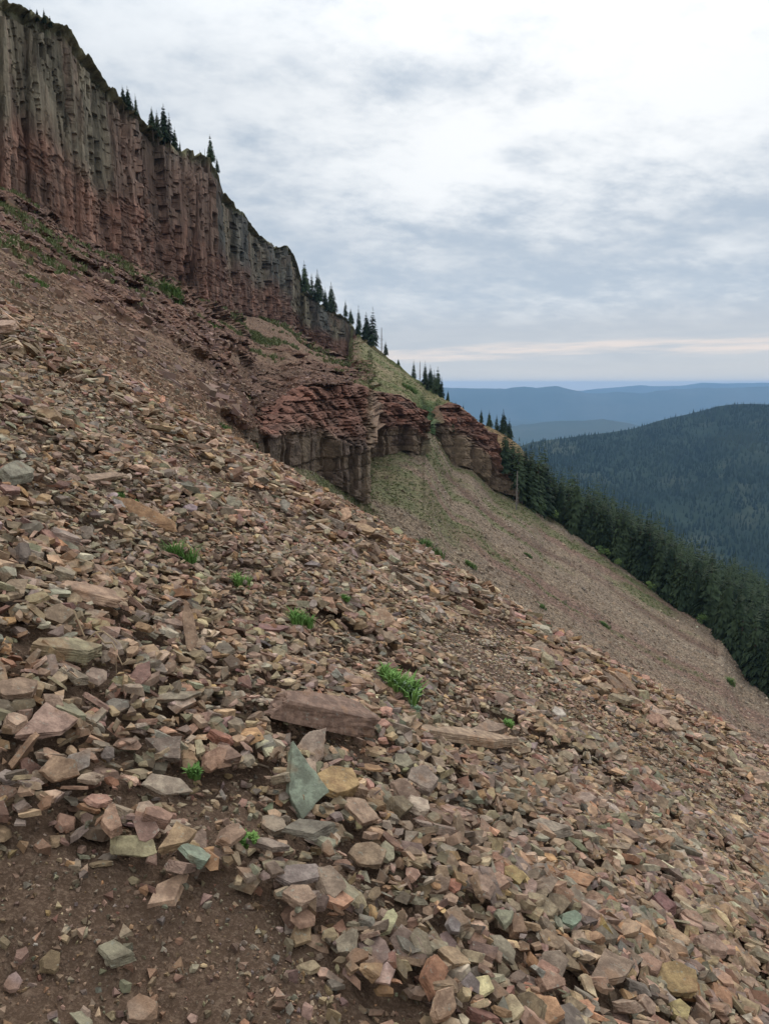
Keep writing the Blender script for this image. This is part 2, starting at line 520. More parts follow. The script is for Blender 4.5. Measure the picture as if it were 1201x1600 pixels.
X += dd2 * .75; Y -= dd2 * .66; Z += rough2 * .9 * m2 * sc2

# talus: soft runnels down the fall line, fine roughness
m4 = (BAND == 4) * sstep(0, .04, TT)
run = fbm((Y + X * .25) * .11, (X * .02), oct=4, seed=81)
Z += m4 * (.55 * run + .22 * fbm(X * .7, Y * .7, oct=5, seed=82, gain=.7))
m2r = (BAND == 2) * (PXG > 560)
Z += m2r * (.6 * fbm((Y + X) * .1, X * .05, oct=4, seed=83))
# the old trail line crossing the talus, a shallow groove
TR = [(688, 732), (720, 762), (750, 790), (800, 828), (850, 860), (900, 885), (950, 915), (1000, 950), (1060, 988), (1120, 1020)]
trd = np.full(X.shape, 99.0)
for (a, b), (c_, d_) in zip(TR[:-1], TR[1:]):
    ex, ey = c_ - a, d_ - b
    t = np.clip(((PXG - a) * ex + (PYG - b) * ey) / (ex * ex + ey * ey), 0, 1)
    trd = np.minimum(trd, np.hypot(PXG - a - t * ex, PYG - b - t * ey))
trw = np.exp(-(trd / 3.8) ** 2) * m4
Z -= .35 * trw

HILL = np.stack([X, Y, Z], -1)

# ---- ground colours (what the ground is made of)
def lerp(a, b, t): return a + (b - a) * t[..., None]
def cc(*v): return np.broadcast_to(np.array(v, float), X.shape + (3,))


nA = fbm(X * .05, Y * .05, Z * .05, oct=5, seed=91); nB = fbm(X * .3, Y * .3, Z * .3, oct=5, seed=92, gain=.6)
nC = fbm(X * .5, Y * .5, Z * .04, oct=4, seed=93)
COL = np.zeros(X.shape + (3,))  # filled band by band
# upper cliff
grey = cc(.125, .120, .104); olive = cc(.190, .160, .112); red = cc(.205, .125, .092); redb = cc(.245, .118, .082); brown = cc(.190, .132, .098)
fgrey = np.clip(.5 + nC * 1.3 + .5 * sstep(330, 350, PXG) + .5 * (1 - sstep(150, 185, PXG)) - .6 * sstep(170, 200, PXG) * (1 - sstep(320, 345, PXG)), 0, 1)
c1 = lerp(brown, lerp(olive, grey, np.clip(.5 + 2 * (cv - .5), 0, 1)), fgrey)
mid_red = sstep(165, 200, PXG) * (1 - sstep(325, 345, PXG)) * sstep(.06, .25, TT + .2 * nA)
c1 = lerp(c1, red, np.clip(mid_red * (.72 + .6 * nC), 0, 1))
lowred = sstep(.55, .78, TT + .25 * nA + .10 * (cv - .5))
c1 = lerp(c1, lerp(red, redb, np.clip(.5 + nB, 0, 1)), lowred * .82)
c1 = c1 * (.68 + .6 * cv2)[..., None] * (.85 + .3 * cv3)[..., None] * (.9 + .2 * lv)[..., None]
c1 = lerp(c1, cc(.20, .19, .10), (1 - sstep(.0, .07, TT + .03 * nB)) * .8)
# rim grass / heath
# bench
soil = lerp(cc(.165, .098, .065), cc(.215, .142, .094), np.clip(.5 + nB * 1.2, 0, 1))
mar = lerp(cc(.120, .072, .052), cc(.205, .112, .075), np.clip(vc_, 0, 1))
c2 = lerp(soil, mar, ledge)
gr2 = sstep(.08, .38, fbm(X * .09, Y * .09, oct=5, seed=95, gain=.6) + .10 * (1 - sstep(0, 330, PXG)) * (TT > .3) + .04 * sstep(30, 110, 110 - np.abs(PXG - 80)) - .05)
gr2 = gr2 * (.4 + .6 * (1 - ledge)) * (1 - sstep(.80, .95, TT) * (PXG < 400))
grassd = lerp(cc(.155, .150, .062), cc(.110, .135, .050), np.clip(.5 + nB, 0, 1))
c2 = lerp(c2, grassd, gr2 * .75)
right = sstep(548, 575, PXG)
slope_r = lerp(cc(.215, .170, .100), cc(.130, .140, .058), np.clip(.62 + 1.5 * fbm((Y + X) * .07, X * .1, oct=5, seed=96), 0, 1))
gully = np.exp(-((PXG - 668) / 14) ** 2) * sstep(.25, .6, TT)
slope_r = lerp(slope_r, cc(.055, .095, .035), np.clip(gully * 1.2, 0, 1))
topb = sstep(690, 720, PXG) * (1 - sstep(805, 830, PXG)); slope_r = lerp(slope_r, lerp(cc(.30, .15, .09), cc(.24, .18, .10), np.clip(.5 + nB, 0, 1)), topb * .75)
c2 = lerp(c2 * .86, slope_r, right)
ff = sstep(812, 835, PXG)
c2 = lerp(c2, lerp(cc(.075, .085, .045), cc(.11, .10, .06), np.clip(.5 + nB, 0, 1)), ff)
# lower cliff
c3a = lerp(cc(.235, .108, .074), cc(.150, .088, .066), np.clip(va, 0, 1))
c3b = lerp(cc(.130, .092, .072), cc(.215, .155, .105), np.clip(vb * .8 + .3 * nC, 0, 1))
c3 = lerp(c3b, c3a, np.clip(up * (.95 + .3 * nB), 0, 1))
tanw = np.exp(-((PXG - 574) / 9) ** 2) + .7 * sstep(690, 700, PXG) * (1 - up) + .5 * sstep(635, 650, PXG) * (1 - sstep(655, 665, PXG)) * (1 - up)
c3 = lerp(c3, cc(.26, .19, .125), np.clip(tanw, 0, 1) * .7)
c3 = lerp(c3, c2, (1 - cl3) + 0 * TT)
gl3 = np.exp(-((PXG - 671) / 10) ** 2); c3 = lerp(c3, cc(.055, .095, .035), gl3)
# talus
peb = lerp(cc(.232, .178, .124), cc(.180, .138, .102), np.clip(.5 + nB, 0, 1))
peb = lerp(peb, cc(.270, .225, .170), sstep(.1, .5, fbm((Y + X * .3) * .1, X * .015, oct=4, seed=97)) * .6)
peb = lerp(peb, cc(.180, .108, .085), sstep(.12, .45, fbm((Y + X * .2) * .13, X * .02 + 9, oct=4, seed=98)) * .7)
gt = fbm((Y + X * .2) * .14, X * .05, oct=5, seed=99, gain=.6)
gz_ = np.clip(1.35 - (PXG - 560) / 330, 0, 1) * (.3 + .7 * np.clip(1.2 - TT * 1.0, 0, 1))
strip = 1 - sstep(580, 650, PXG)
edgeg = np.exp(-(((PYG - L3[None]) - 18) / 22) ** 2) * sstep(740, 800, PXG) * (1 - sstep(1000, 1100, PXG))
gr4 = sstep(.35, .75, gt * .9 + .75 * gz_ + .35 * strip + .6 * edgeg - .05)
gr4 = np.maximum(gr4, sstep(.42, .6, gt + .05) * .5)
g4c = lerp(cc(.100, .120, .050), cc(.155, .142, .075), np.clip(.5 + nB * 1.3, 0, 1))
gr4 = gr4 * sstep(415, 450, PXG)
peb = lerp(soil * .85, peb, sstep(400, 470, PXG))
c4 = lerp(peb, g4c, gr4 * .8)
ch = np.exp(-(((PYG - (.86 * (PXG - 660) + 705)) / 12) ** 2)) * (PXG < 790) * 0
c4 = lerp(c4, cc(.110, .064, .050), np.clip(trw * .75, 0, 1))
for b_, c_ in ((1, c1), (2, c2), (3, c3), (4, c4)):
    COL = np.where((BAND == b_)[..., None], c_, COL)
COL = np.where(((BAND == 1) & (PXG < 548))[..., None], COL * .86, COL)
COL = np.where((BAND == 0)[..., None], lerp(cc(.17, .16, .08), cc(.11, .11, .06), sstep(800, 850, PXG)), COL)
COL = np.where(((BAND == 1) & (PXG > 556))[..., None], slope_r, COL)
COL = np.where(((BAND == 1) & (PXG > 830))[..., None], cc(.08, .085, .05), COL)

idx = np.arange(NR * NC).reshape(NR, NC)
QUAD = np.stack([idx[:-1, :-1], idx[1:, :-1], idx[1:, 1:], idx[:-1, 1:]], -1)
QB = BAND[:-1, :-1]
QPX = PXG[:-1, :-1]
HV = HILL.reshape(-1, 3); HC = COL.reshape(-1, 3)


def sub_mesh(name, mask, m, **props):
    q = QUAD[mask]
    u, inv = np.unique(q, return_inverse=True)
    me = mesh_np(name, HV[u], inv.reshape(-1, 4), HC[u], smooth=False)
    return put(name, me, m, **props)


right_q = QPX >= 548
cliff3 = np.broadcast_to((LB[:-1] > 12)[None], QB.shape) & (QB == 3)
sub_mesh('upper_cliff', (QB == 1) & ~right_q, M_CLIFF, kind='structure', label='tall cliff of standing grey and red rock columns at upper left')
sub_mesh('lower_cliff', cliff3, M_LEDGE, kind='structure', label='layered dark red rock band with jointed buttresses below the bench')
sub_mesh('rock_bench', ((QB == 2) & (QPX < 814)) | ((QB == 3) & ~cliff3 & (QPX < 814)) | ((QB == 1) & right_q & (QPX < 814)), M_BENCH, kind='structure',
         label='red soil bench with rock ledges between the two cliffs')
sub_mesh('talus_slope', QB == 4, M_TALUS, kind='structure', label='far pinkish talus slope falling from the lower cliffs')
sub_mesh('forest_floor', (QPX >= 814) & ((QB == 1) | (QB == 2) | ((QB == 3) & ~cliff3)), M_FFLOOR, kind='structure')
sub_mesh('hill_top', QB == 0, M_FFLOOR, kind='structure')

# cell areas for scattering
e1 = HILL[1:, :-1] - HILL[:-1, :-1]; e2 = HILL[:-1, 1:] - HILL[:-1, :-1]
AREA = np.linalg.norm(np.cross(e1, e2), axis=-1)
DQ = DEPTH[:-1, :-1]


def scatter(weight, n, cap=None):
    """random points on the hillside, chance proportional to area x weight"""
    wgt = (AREA * weight).ravel()
    if cap is not None: wgt = np.minimum(wgt, cap)
    c = np.cumsum(wgt); r = RNG.random(n) * c[-1]
    k = np.searchsorted(c, r); i, j = k // (NC - 1), k % (NC - 1)
    a, b = RNG.random(n)[:, None], RNG.random(n)[:, None]
    P = (HILL[i, j] * (1 - a) * (1 - b) + HILL[i + 1, j] * a * (1 - b) + HILL[i, j + 1] * (1 - a) * b + HILL[i + 1, j + 1] * a * b)
    return P, i, j


# ------------------------------------------------------------ valley, forested hill, far ranges
def far_mat(name, c1, c2, sc, patch=None):
    m, b, bs = new_mat(name, 1.0, .0)
    g = b.n.new('ShaderNodeNewGeometry'); pos = g.outputs['Position']
    n = b.noise(pos, sc, 7, .6)
    c = b.mix(b.ss(n, .35, .65), c1, c2)
    if patch:
        c = b.mix(b.math('MULTIPLY', b.ss(b.noise(pos, sc * .35, 4, .6), .56, .66), .7), c, patch)
    b.put(bs.inputs['Base Color'], c)
    return m


def sheet(name, xs, ys, Zf, m, **props):
    XX, YY = np.meshgrid(xs, ys)
    ZZ = Zf(XX, YY)
    ii = np.arange(XX.size).reshape(XX.shape)
    q = np.stack([ii[:-1, :-1], ii[:-1, 1:], ii[1:, 1:], ii[1:, :-1]], -1).reshape(-1, 4)
    me = mesh_np(name, np.stack([XX, YY, ZZ], -1).reshape(-1, 3), q, smooth=True)
    return put(name, me, m, **props)


M_VALLEY = far_mat('valley_floor', (.035, .05, .03), (.07, .075, .045), .002)
sheet('valley_ground', np.linspace(-29500, 29500, 60), np.linspace(-3300, 19900, 60), lambda x, y: -560 + 0 * x, M_VALLEY, kind='structure')

# forested hill: skyline as seen, ridges and gullies running down towards the camera
AZ = np.linspace(740, 1500, 340)
hrow = np.interp(AZ, [740, 790, 829, 870, 908, 950, 988, 1034, 1066, 1100, 1120, 1142, 1170, 1201, 1300, 1500],
                 [730, 706, 691, 686, 681, 676, 670, 656, 649, 641, 635, 632, 631, 632, 640, 665])
HD = 2600 + 250 * fbm(AZ * .01, AZ * 0, oct=3, seed=101)
botd = 1150
tt = np.linspace(0, 1, 200)[:, None]
a_top, b_top = ray(AZ, hrow)
ztop = b_top * HD
YY = botd + (HD[None] - botd) * tt
prof = tt ** .9
zz = -430 + (ztop[None] + 430) * prof
XXh = (a_top[None]) * YY
gul = fbm(XXh * .004, YY * .0016, oct=5, seed=103, gain=.55)
zz = zz + 42 * gul * np.sin(PI * np.clip(tt, 0, 1)) ** .7
backn = 30
tb2 = np.linspace(0.03, 1, backn)[:, None]
YB = HD[None] + 1500 * tb2; XB = a_top[None] * YB; ZB = ztop[None] - 520 * tb2 + 10 * fbm(XB * .003, YB * .003, seed=104) * tb2
HX = np.concatenate([XXh, XB]); HYY = np.concatenate([YY, YB]); HZ = np.concatenate([zz, ZB])
ii = np.arange(HX.size).reshape(HX.shape)
q = np.stack([ii[:-1, :-1], ii[:-1, 1:], ii[1:, 1:], ii[1:, :-1]], -1).reshape(-1, 4)
M_HILL = far_mat('hill_forest_soil', (.018, .028, .019), (.030, .042, .027), .006, (.075, .08, .05))
put('forested_hill', mesh_np('forested_hill', np.stack([HX, HYY, HZ], -1).reshape(-1, 3), q, smooth=True), M_HILL, kind='structure',
    label='dark forested hill across the valley at right')

M_RANGE = far_mat('far_range', (.045, .06, .04), (.08, .085, .06), .0006)


def far_range(name, pts, dist, depth, base, jit, seed, **props):
    A = np.linspace(-700, 1900, 700)
    p = np.array(pts, float)
    rows = np.interp(A, p[:, 0], p[:, 1]) + jit * fbm(A * .03, A * 0 + seed, oct=5, seed=seed, gain=.55)
    a, b = ray(A, rows)
    V = []
    prof = [(-.35, None), (-.22, .55), (-.12, .78), (-.05, .92), (0, 1), (.1, .9), (.3, None)]
    for (dy_, k) in prof:
        Yv = dist + depth * dy_ + depth * .05 * fbm(A * .03, A * 0 + dy_ * 9, oct=4, seed=seed + 3)
        zt = b * dist
        zv = base + 0 * A if k is None else base + (zt - base) * (k + (.06 * fbm(A * .05, A * 0 + dy_ * 30, oct=4, seed=seed + 5) if k < 1 else 0))
        V.append(np.stack([a * dist * (1 + dy_ * .2), Yv, zv], -1))
    V = np.array(V); i_ = np.arange(V.shape[0] * V.shape[1]).reshape(V.shape[:2])
    qq = np.stack([i_[:-1, :-1], i_[:-1, 1:], i_[1:, 1:], i_[1:, :-1]], -1).reshape(-1, 4)
    return put(name, mesh_np(name, V.reshape(-1, 3), qq, smooth=True), M_RANGE, kind='structure', **props)


far_range('far_foothill', [(-700, 700), (600, 690), (760, 675), (800, 668), (880, 657), (940, 656), (1000, 664), (1201, 680), (1900, 700)], 7600, 3000, -560, 4, 111)
far_range('far_ridge', [(-700, 600), (600, 606), (700, 605), (750, 607), (790, 608), (815, 604), (840, 605), (868, 603), (900, 610), (930, 614), (1000, 613), (1050, 608), (1100, 606), (1201, 604), (1900, 600)], 13500, 4500, -560, 3.2, 113,
          label='long blue mountain ridge along the horizon')
far_range('distant_range', [(-700, 615), (700, 614), (880, 612), (950, 606), (1000, 602), (1060, 603), (1100, 599), (1201, 597), (1900, 596)], 18000, 2600, -560, 2.2, 115,
          label='palest far mountain range on the horizon')

# ------------------------------------------------------------ near scree slope
def near_base(x, y):
    z = -1.6 - .60 * x - .03 * y - .004 * y * np.abs(y)
    # trodden shelf where the photographer stands
    sh = np.exp(-((x + .35) / .9) ** 2) * np.exp(-(np.maximum(y, 0) / 1.9) ** 2)
    z = z + sh * (.30 * (x + .35))
    return z


def near(x, y):
    z = near_base(x, y)
    z = z + .16 * fbm(x * .22, y * .22, oct=3, seed=121) * sstep(1.5, 6, y) + .05 * fbm(x * .9, y * .9, oct=3, seed=122)
    return z - .20 * sstep(6, 17, y)


def hit_near(px, py, it=40):
    a, b = ray(px, py)
    lo, hi = .4, 24.0
    ys = np.linspace(.5, 26, 900)
    zr = b * ys; zn = near(a * ys, ys)
    k = np.argmax(zr < zn) if (zr < zn).any() else np.argmin(zr - zn)
    y0 = ys[max(k - 1, 0)]; y1 = ys[k]
    for _ in range(20):
        ym = (y0 + y1) / 2
        if b * ym < near(a * ym, ym): y1 = ym
        else: y0 = ym
    return float(a * y1), float(y1), float(near(a * y1, y1))


def in_poly(px, py, poly):
    poly = np.array(poly, float); ins = np.zeros(px.shape, bool)
    j = len(poly) - 1
    for i in range(len(poly)):
        xi, yi = poly[i]; xj, yj = poly[j]
        cnd = ((yi > py) != (yj > py)) & (px < (xj - xi) * (py - yi) / (yj - yi + 1e-12) + xi)
        ins ^= cnd; j = i
    return ins


def px_of(x, y, z):
    return project(np.stack([x, y, z], -1))


DIRT = [hit_near(*p)[:2] for p in [(-100, 1315), (0, 1320), (60, 1330), (130, 1345), (190, 1362), (215, 1400), (300, 1415), (400, 1408), (450, 1450), (490, 1500), (530, 1555), (560, 1610), (600, 1730)]]
DIRT += [(.4, .3), (-.2, -4), (-3, -4), (-3.5, 1.2)]

yv = np.concatenate([np.linspace(-5, .8, 40), .8 + (np.geomspace(1, 45, 420) - 1)])
uv_ = np.linspace(-1, 1, 560)
XN = uv_[None] * (3.0 + .80 * np.maximum(yv, 0))[:, None]; YN = np.broadcast_to(yv[:, None], XN.shape)
ZN = near(XN, YN)
dm = in_poly(XN, YN, DIRT).astype(float)
clod = fbm(XN * 9, YN * 9, oct=5, seed=125, gain=.65)
ZN = ZN + .042 * clod * np.exp(-(np.maximum(YN, 0) / 9)) - .03 * sstep(8, 20, YN)
ii = np.arange(XN.size).reshape(XN.shape)
q = np.stack([ii[:-1, :-1], ii[:-1, 1:], ii[1:, 1:], ii[1:, :-1]], -1).reshape(-1, 4)
put('ground_soil', mesh_np('ground_soil', np.stack([XN, YN, ZN], -1).reshape(-1, 3), q, smooth=True), M_SOIL, kind='structure',
    label='bare brown soil of the trail under the loose stones')

# ---- stone shapes
def hull_stone(seed, npt=5, chips=1):
    """angular shard: irregular polygon prism with tilted faces and broken corners"""
    r = random.Random(seed)
    ang = [(i + r.uniform(-.36, .36)) / npt * 2 * PI for i in range(npt)]
    rad = [r.uniform(.78, 1.12) for _ in ang]
    tx, ty, bx_, by_ = [r.uniform(-.42, .42) for _ in range(4)]
    shx, shy = r.uniform(-.10, .10), r.uniform(-.10, .10); k = r.uniform(.78, 1.0)
    P = []
    for a, q in zip(ang, rad):
        x, y = math.cos(a) * q * .5, math.sin(a) * q * .5
        P.append(Vector((x * k + shx, y * k + shy, .42 + tx * x + ty * y)))
        P.append(Vector((x, y, -.42 + bx_ * x + by_ * y)))
    bm = bmesh.new()
    for p in P: bm.verts.new(p)
    bmesh.ops.convex_hull(bm, input=bm.verts)
    for _ in range(chips):
        a = r.uniform(0, 2 * PI); zt = r.choice((-1, 1)) * r.uniform(.2, .9)
        n = Vector((math.cos(a), math.sin(a), zt)).normalized()
        m = max(v.co.dot(n) for v in bm.verts)
        g = bmesh.ops.bisect_plane(bm, geom=bm.verts[:] + bm.edges[:] + bm.faces[:], plane_co=n * (m - r.uniform(.05, .16)), plane_no=n, clear_outer=True)
        co = [v.co.copy() for v in bm.verts]; bm.free(); bm = bmesh.new()
        for p in co: bm.verts.new(p)
        bmesh.ops.convex_hull(bm, input=bm.verts)
    bmesh.ops.remove_doubles(bm, verts=bm.verts, dist=.002)
    loose = [v for v in bm.verts if not v.link_faces]
    if loose: bmesh.ops.delete(bm, geom=loose, context='VERTS')
    bmesh.ops.recalc_face_normals(bm, faces=bm.faces)
    return bm


LOW = []
for s in range(36):
    bm = hull_stone(s, npt=(4, 5, 4, 3, 5, 6)[s % 6], chips=(1, 0, 1, 2)[s % 4])
    bmesh.ops.triangulate(bm, faces=bm.faces)
    LOW.append((np.array([v.co[:] for v in bm.verts]), np.array([[v.index for v in f.verts] for f in bm.faces])))
    bm.free()
TINY = []
for s in range(18):
    bm = hull_stone(200 + s, npt=3 if s % 3 else 4, chips=0)
    bmesh.ops.triangulate(bm, faces=bm.faces)
    TINY.append((np.array([v.co[:] for v in bm.verts]), np.array([[v.index for v in f.verts] for f in bm.faces])))
    bm.free()
HIGH = []
for s in range(40):
    bm = hull_stone(500 + s, npt=(5, 4, 6, 5)[s % 4], chips=1 + s % 3)
    bmesh.ops.dissolve_limit(bm, angle_limit=math.radians(4), verts=bm.verts, edges=bm.edges)
    bmesh.ops.bevel(bm, geom=list(bm.edges), offset=.013, segments=1, affect='EDGES', profile=.6)
    bmesh.ops.triangulate(bm, faces=bm.faces)
    for it in range(3):
        bmesh.ops.subdivide_edges(bm, edges=[e for e in bm.edges if e.calc_length() > .11], cuts=1, use_grid_fill=True)
        bmesh.ops.triangulate(bm, faces=bm.faces)
    co = np.array([v.co[:] for v in bm.verts])
    d = fbm(co[:, 0] * 5 + s, co[:, 1] * 5, co[:, 2] * 5, oct=4, seed=130 + s, gain=.65)
    bm.normal_update()
    nr = np.array([v.normal[:] for v in bm.verts])
    step_ = np.round(co[:, 2] * 5 + .9 * vnoise(co[:, 0] * 3, co[:, 1] * 3, seed=s)) / 5 - co[:, 2]
    co = co + nr * (d * .040)[:, None] + np.stack([co[:, 0] * step_ * .2, co[:, 1] * step_ * .2, 0 * d], -1)
    for v, c_ in zip(bm.verts, co): v.co = c_
    me = bpy.data.meshes.new('loose_stone'); bm.to_mesh(me); bm.free()
    me.materials.append(M_STONE)
    HIGH.append(me)

PAL = {  # linear base colours of the rock kinds
    'tan': (.300, .218, .155), 'brown': (.215, .152, .115), 'grey-green': (.190, .188, .148), 'maroon': (.195, .098, .082),
    'mauve': (.215, .155, .138), 'ochre': (.330, .205, .100), 'pale': (.370, .325, .265), 'dark grey': (.105, .100, .096),
    'orange-brown': (.300, .160, .090), 'grey': (.215, .205, .190), 'pale green': (.230, .243, .192), 'rust red': (.255, .105, .070),
}
_mean = (.268, .186, .122)
for _k in PAL: PAL[_k] = tuple((.60 * c_ + .40 * m_) * t_ for c_, m_, t_ in zip(PAL[_k], _mean, (1.10, 1.05, .96)))
PK = list(PAL)
PW = np.array([.31, .24, .13, .035, .055, .035, .045, .03, .03, .09, .015, .008]); PW /= PW.sum()

RES = .016
GX0, GX1, GY0, GY1 = -14.5, 15.0, .7, 25.0
gnx, gny = int((GX1 - GX0) / RES), int((GY1 - GY0) / RES)
gxs = GX0 + (np.arange(gnx) + .5) * RES; gys = GY0 + (np.arange(gny) + .5) * RES
# coarse evaluation then bilinear upsample keeps this quick
cxs = np.linspace(GX0, GX1, 300); cys = np.linspace(GY0, GY1, 260)
CZ = near(*np.meshgrid(cxs, cys))
Hm = np.empty((gny, gnx), np.float32)
tmp = np.array([np.interp(gxs, cxs, r) for r in CZ])
for i in range(gny):
    t = (gys[i] - cys[0]) / (cys[1] - cys[0]); k = min(int(t), len(cys) - 2); f_ = t - k
    Hm[i] = tmp[k] * (1 - f_) + tmp[k + 1] * f_
H0 = Hm.copy()
OWN = np.full((gny, gnx), -1, np.int32)

S = []          # cx, cy, cz, nx, ny, az, a, b, c, colour index, hero index


def drop(cx, cy, a, b, c, az, tiltx, tilty, sink, ci, hero=-1, flat=.75):
    """let one stone come to rest on the pile, and raise the pile by it"""
    R = max(a, b) * .5
    i0, i1 = int((cy - R - GY0) / RES), int((cy + R - GY0) / RES) + 1
    j0, j1 = int((cx - R - GX0) / RES), int((cx + R - GX0) / RES) + 1
    if i0 < 0 or j0 < 0 or i1 >= gny or j1 >= gnx: return
    h = Hm[i0:i1, j0:j1]
    ys = gys[i0:i1, None] - cy; xs = gxs[None, j0:j1] - cx
    ca, sa = math.cos(az), math.sin(az)
    u = xs * ca + ys * sa; v = -xs * sa + ys * ca
    ins = (np.abs(u) * 2 / a) ** 2.4 + (np.abs(v) * 2 / b) ** 2.4 < 1
    n = ins.sum()
    if n < 2:
        z0 = float(h.mean()); gx = -.6; gy = -.05; ins = None
    else:
        hh = h[ins]; z0 = float(hh.mean())
        xx = np.broadcast_to(xs, h.shape)[ins]; yy = np.broadcast_to(ys, h.shape)[ins]
        vx = float((xx * xx).mean()) + 1e-6; vy = float((yy * yy).mean()) + 1e-6
        gx = float(((hh - z0) * xx).mean()) / vx; gy = float(((hh - z0) * yy).mean()) / vy
        z0 = z0 * .45 + float(hh.max()) * .55 if n < 400 else z0 * .7 + float(hh.max()) * .3
    lev = .45 if hero < 0 else .8
    gx = (min(max(gx, -1.5), .5) * flat + (1 - flat) * -.55) * lev + tiltx; gy = min(max(gy, -.9), .8) * flat * .8 + tilty
    z0 = min(z0, float(H0[(i0 + i1) // 2, (j0 + j1) // 2]) + (.09 if cy < 8.5 else .15))
    zc_ = z0 + c * (.5 - sink)
    k = len(S)
    S.append((cx, cy, zc_, gx, gy, az, a, b, c, ci, hero))
    if ins is not None:
        top = zc_ + c * .36 + gx * xs + gy * ys
        up_ = ins & (top > h)
        h[up_] = top[up_]
        OWN[i0:i1, j0:j1][up_] = k


def col_pick(x, y):
    """rock kinds run in streaks down the slope"""
    return int(RNG.choice(len(PK), p=PW))


PEB = [(700, 985), (800, 975), (830, 1060), (790, 1100), (700, 1090), (670, 1040)]
FINE = [(180, 1215), (300, 1225), (420, 1230), (450, 1330), (330, 1340), (230, 1330), (150, 1290)]
sub_all = 0
layers_spec = []


def sample_pts(n, y0, y1):
    y = np.sqrt(RNG.random(n) * (y1 * y1 - y0 * y0) + y0 * y0)
    x = -(.66 * y + .8) + RNG.random(n) * (1.34 * y + 3.2)
    return x, y


def lay_stones(n, y0, y1, med, sig, lo, hi, sparse=.0, sink=.12, tilt=.22, skip_hero=False, only_path=False):
    x, y = sample_pts(n, y0, y1)
    z = near(x, y); px, py, d = px_of(x, y, z)
    dirt = in_poly(x, y, DIRT); peb_ = in_poly(px, py, PEB); fine = in_poly(px, py, FINE)
    big = 1 + .22 * sstep(500, 1000, px) * sstep(1050, 1400, py)
    s = np.clip(med * np.exp(RNG.normal(0, sig, n)), lo, hi) * big
    s = np.where(peb_, s * .42, s); s = np.where(fine, s * .55, s)
    zone = fbm(x * .28 + .1 * y, y * 1.1, oct=3, seed=140)
    s = s * np.clip(1.02 + .75 * zone, .6, 1.6)
    keep = ~dirt | (RNG.random(n) < sparse)
    s = np.where(dirt, np.minimum(s * .55, .075), s)
    keep &= (px > -190) & (px < 2600) & ((px < 1260) | (RNG.random(n) < .55))
    if only_path: keep &= peb_; s = s * 2.0
    asp = RNG.uniform(.42, .92, n); th = RNG.uniform(.09, .27, n) * np.where(RNG.random(n) < .2, 1.5, 1)
    az = RNG.uniform(0, PI, n)
    # long axes prefer the fall line
    az = np.where(RNG.random(n) < .35, RNG.normal(0, .5, n), az)
    tx = RNG.normal(0, tilt, n); ty = RNG.normal(0, tilt, n)
    wild = RNG.random(n) < .12
    tx = np.where(wild, tx * 3, tx); ty = np.where(wild, ty * 3, ty)
    for i in np.nonzero(keep)[0]:
        if skip_hero:
            gi, gj = int((y[i] - GY0) / RES), int((x[i] - GX0) / RES)
            if 0 <= gi < gny and 0 <= gj < gnx:
                o = OWN[gi, gj]
                if o >= 0 and S[o][10] >= 0 and random.random() < .93: continue
        drop(x[i], y[i], s[i], s[i] * asp[i], s[i] * th[i], az[i], tx[i], ty[i], sink, random.choice((0, 0, 1, 6, 9)) if only_path else col_pick(x[i], y[i]))


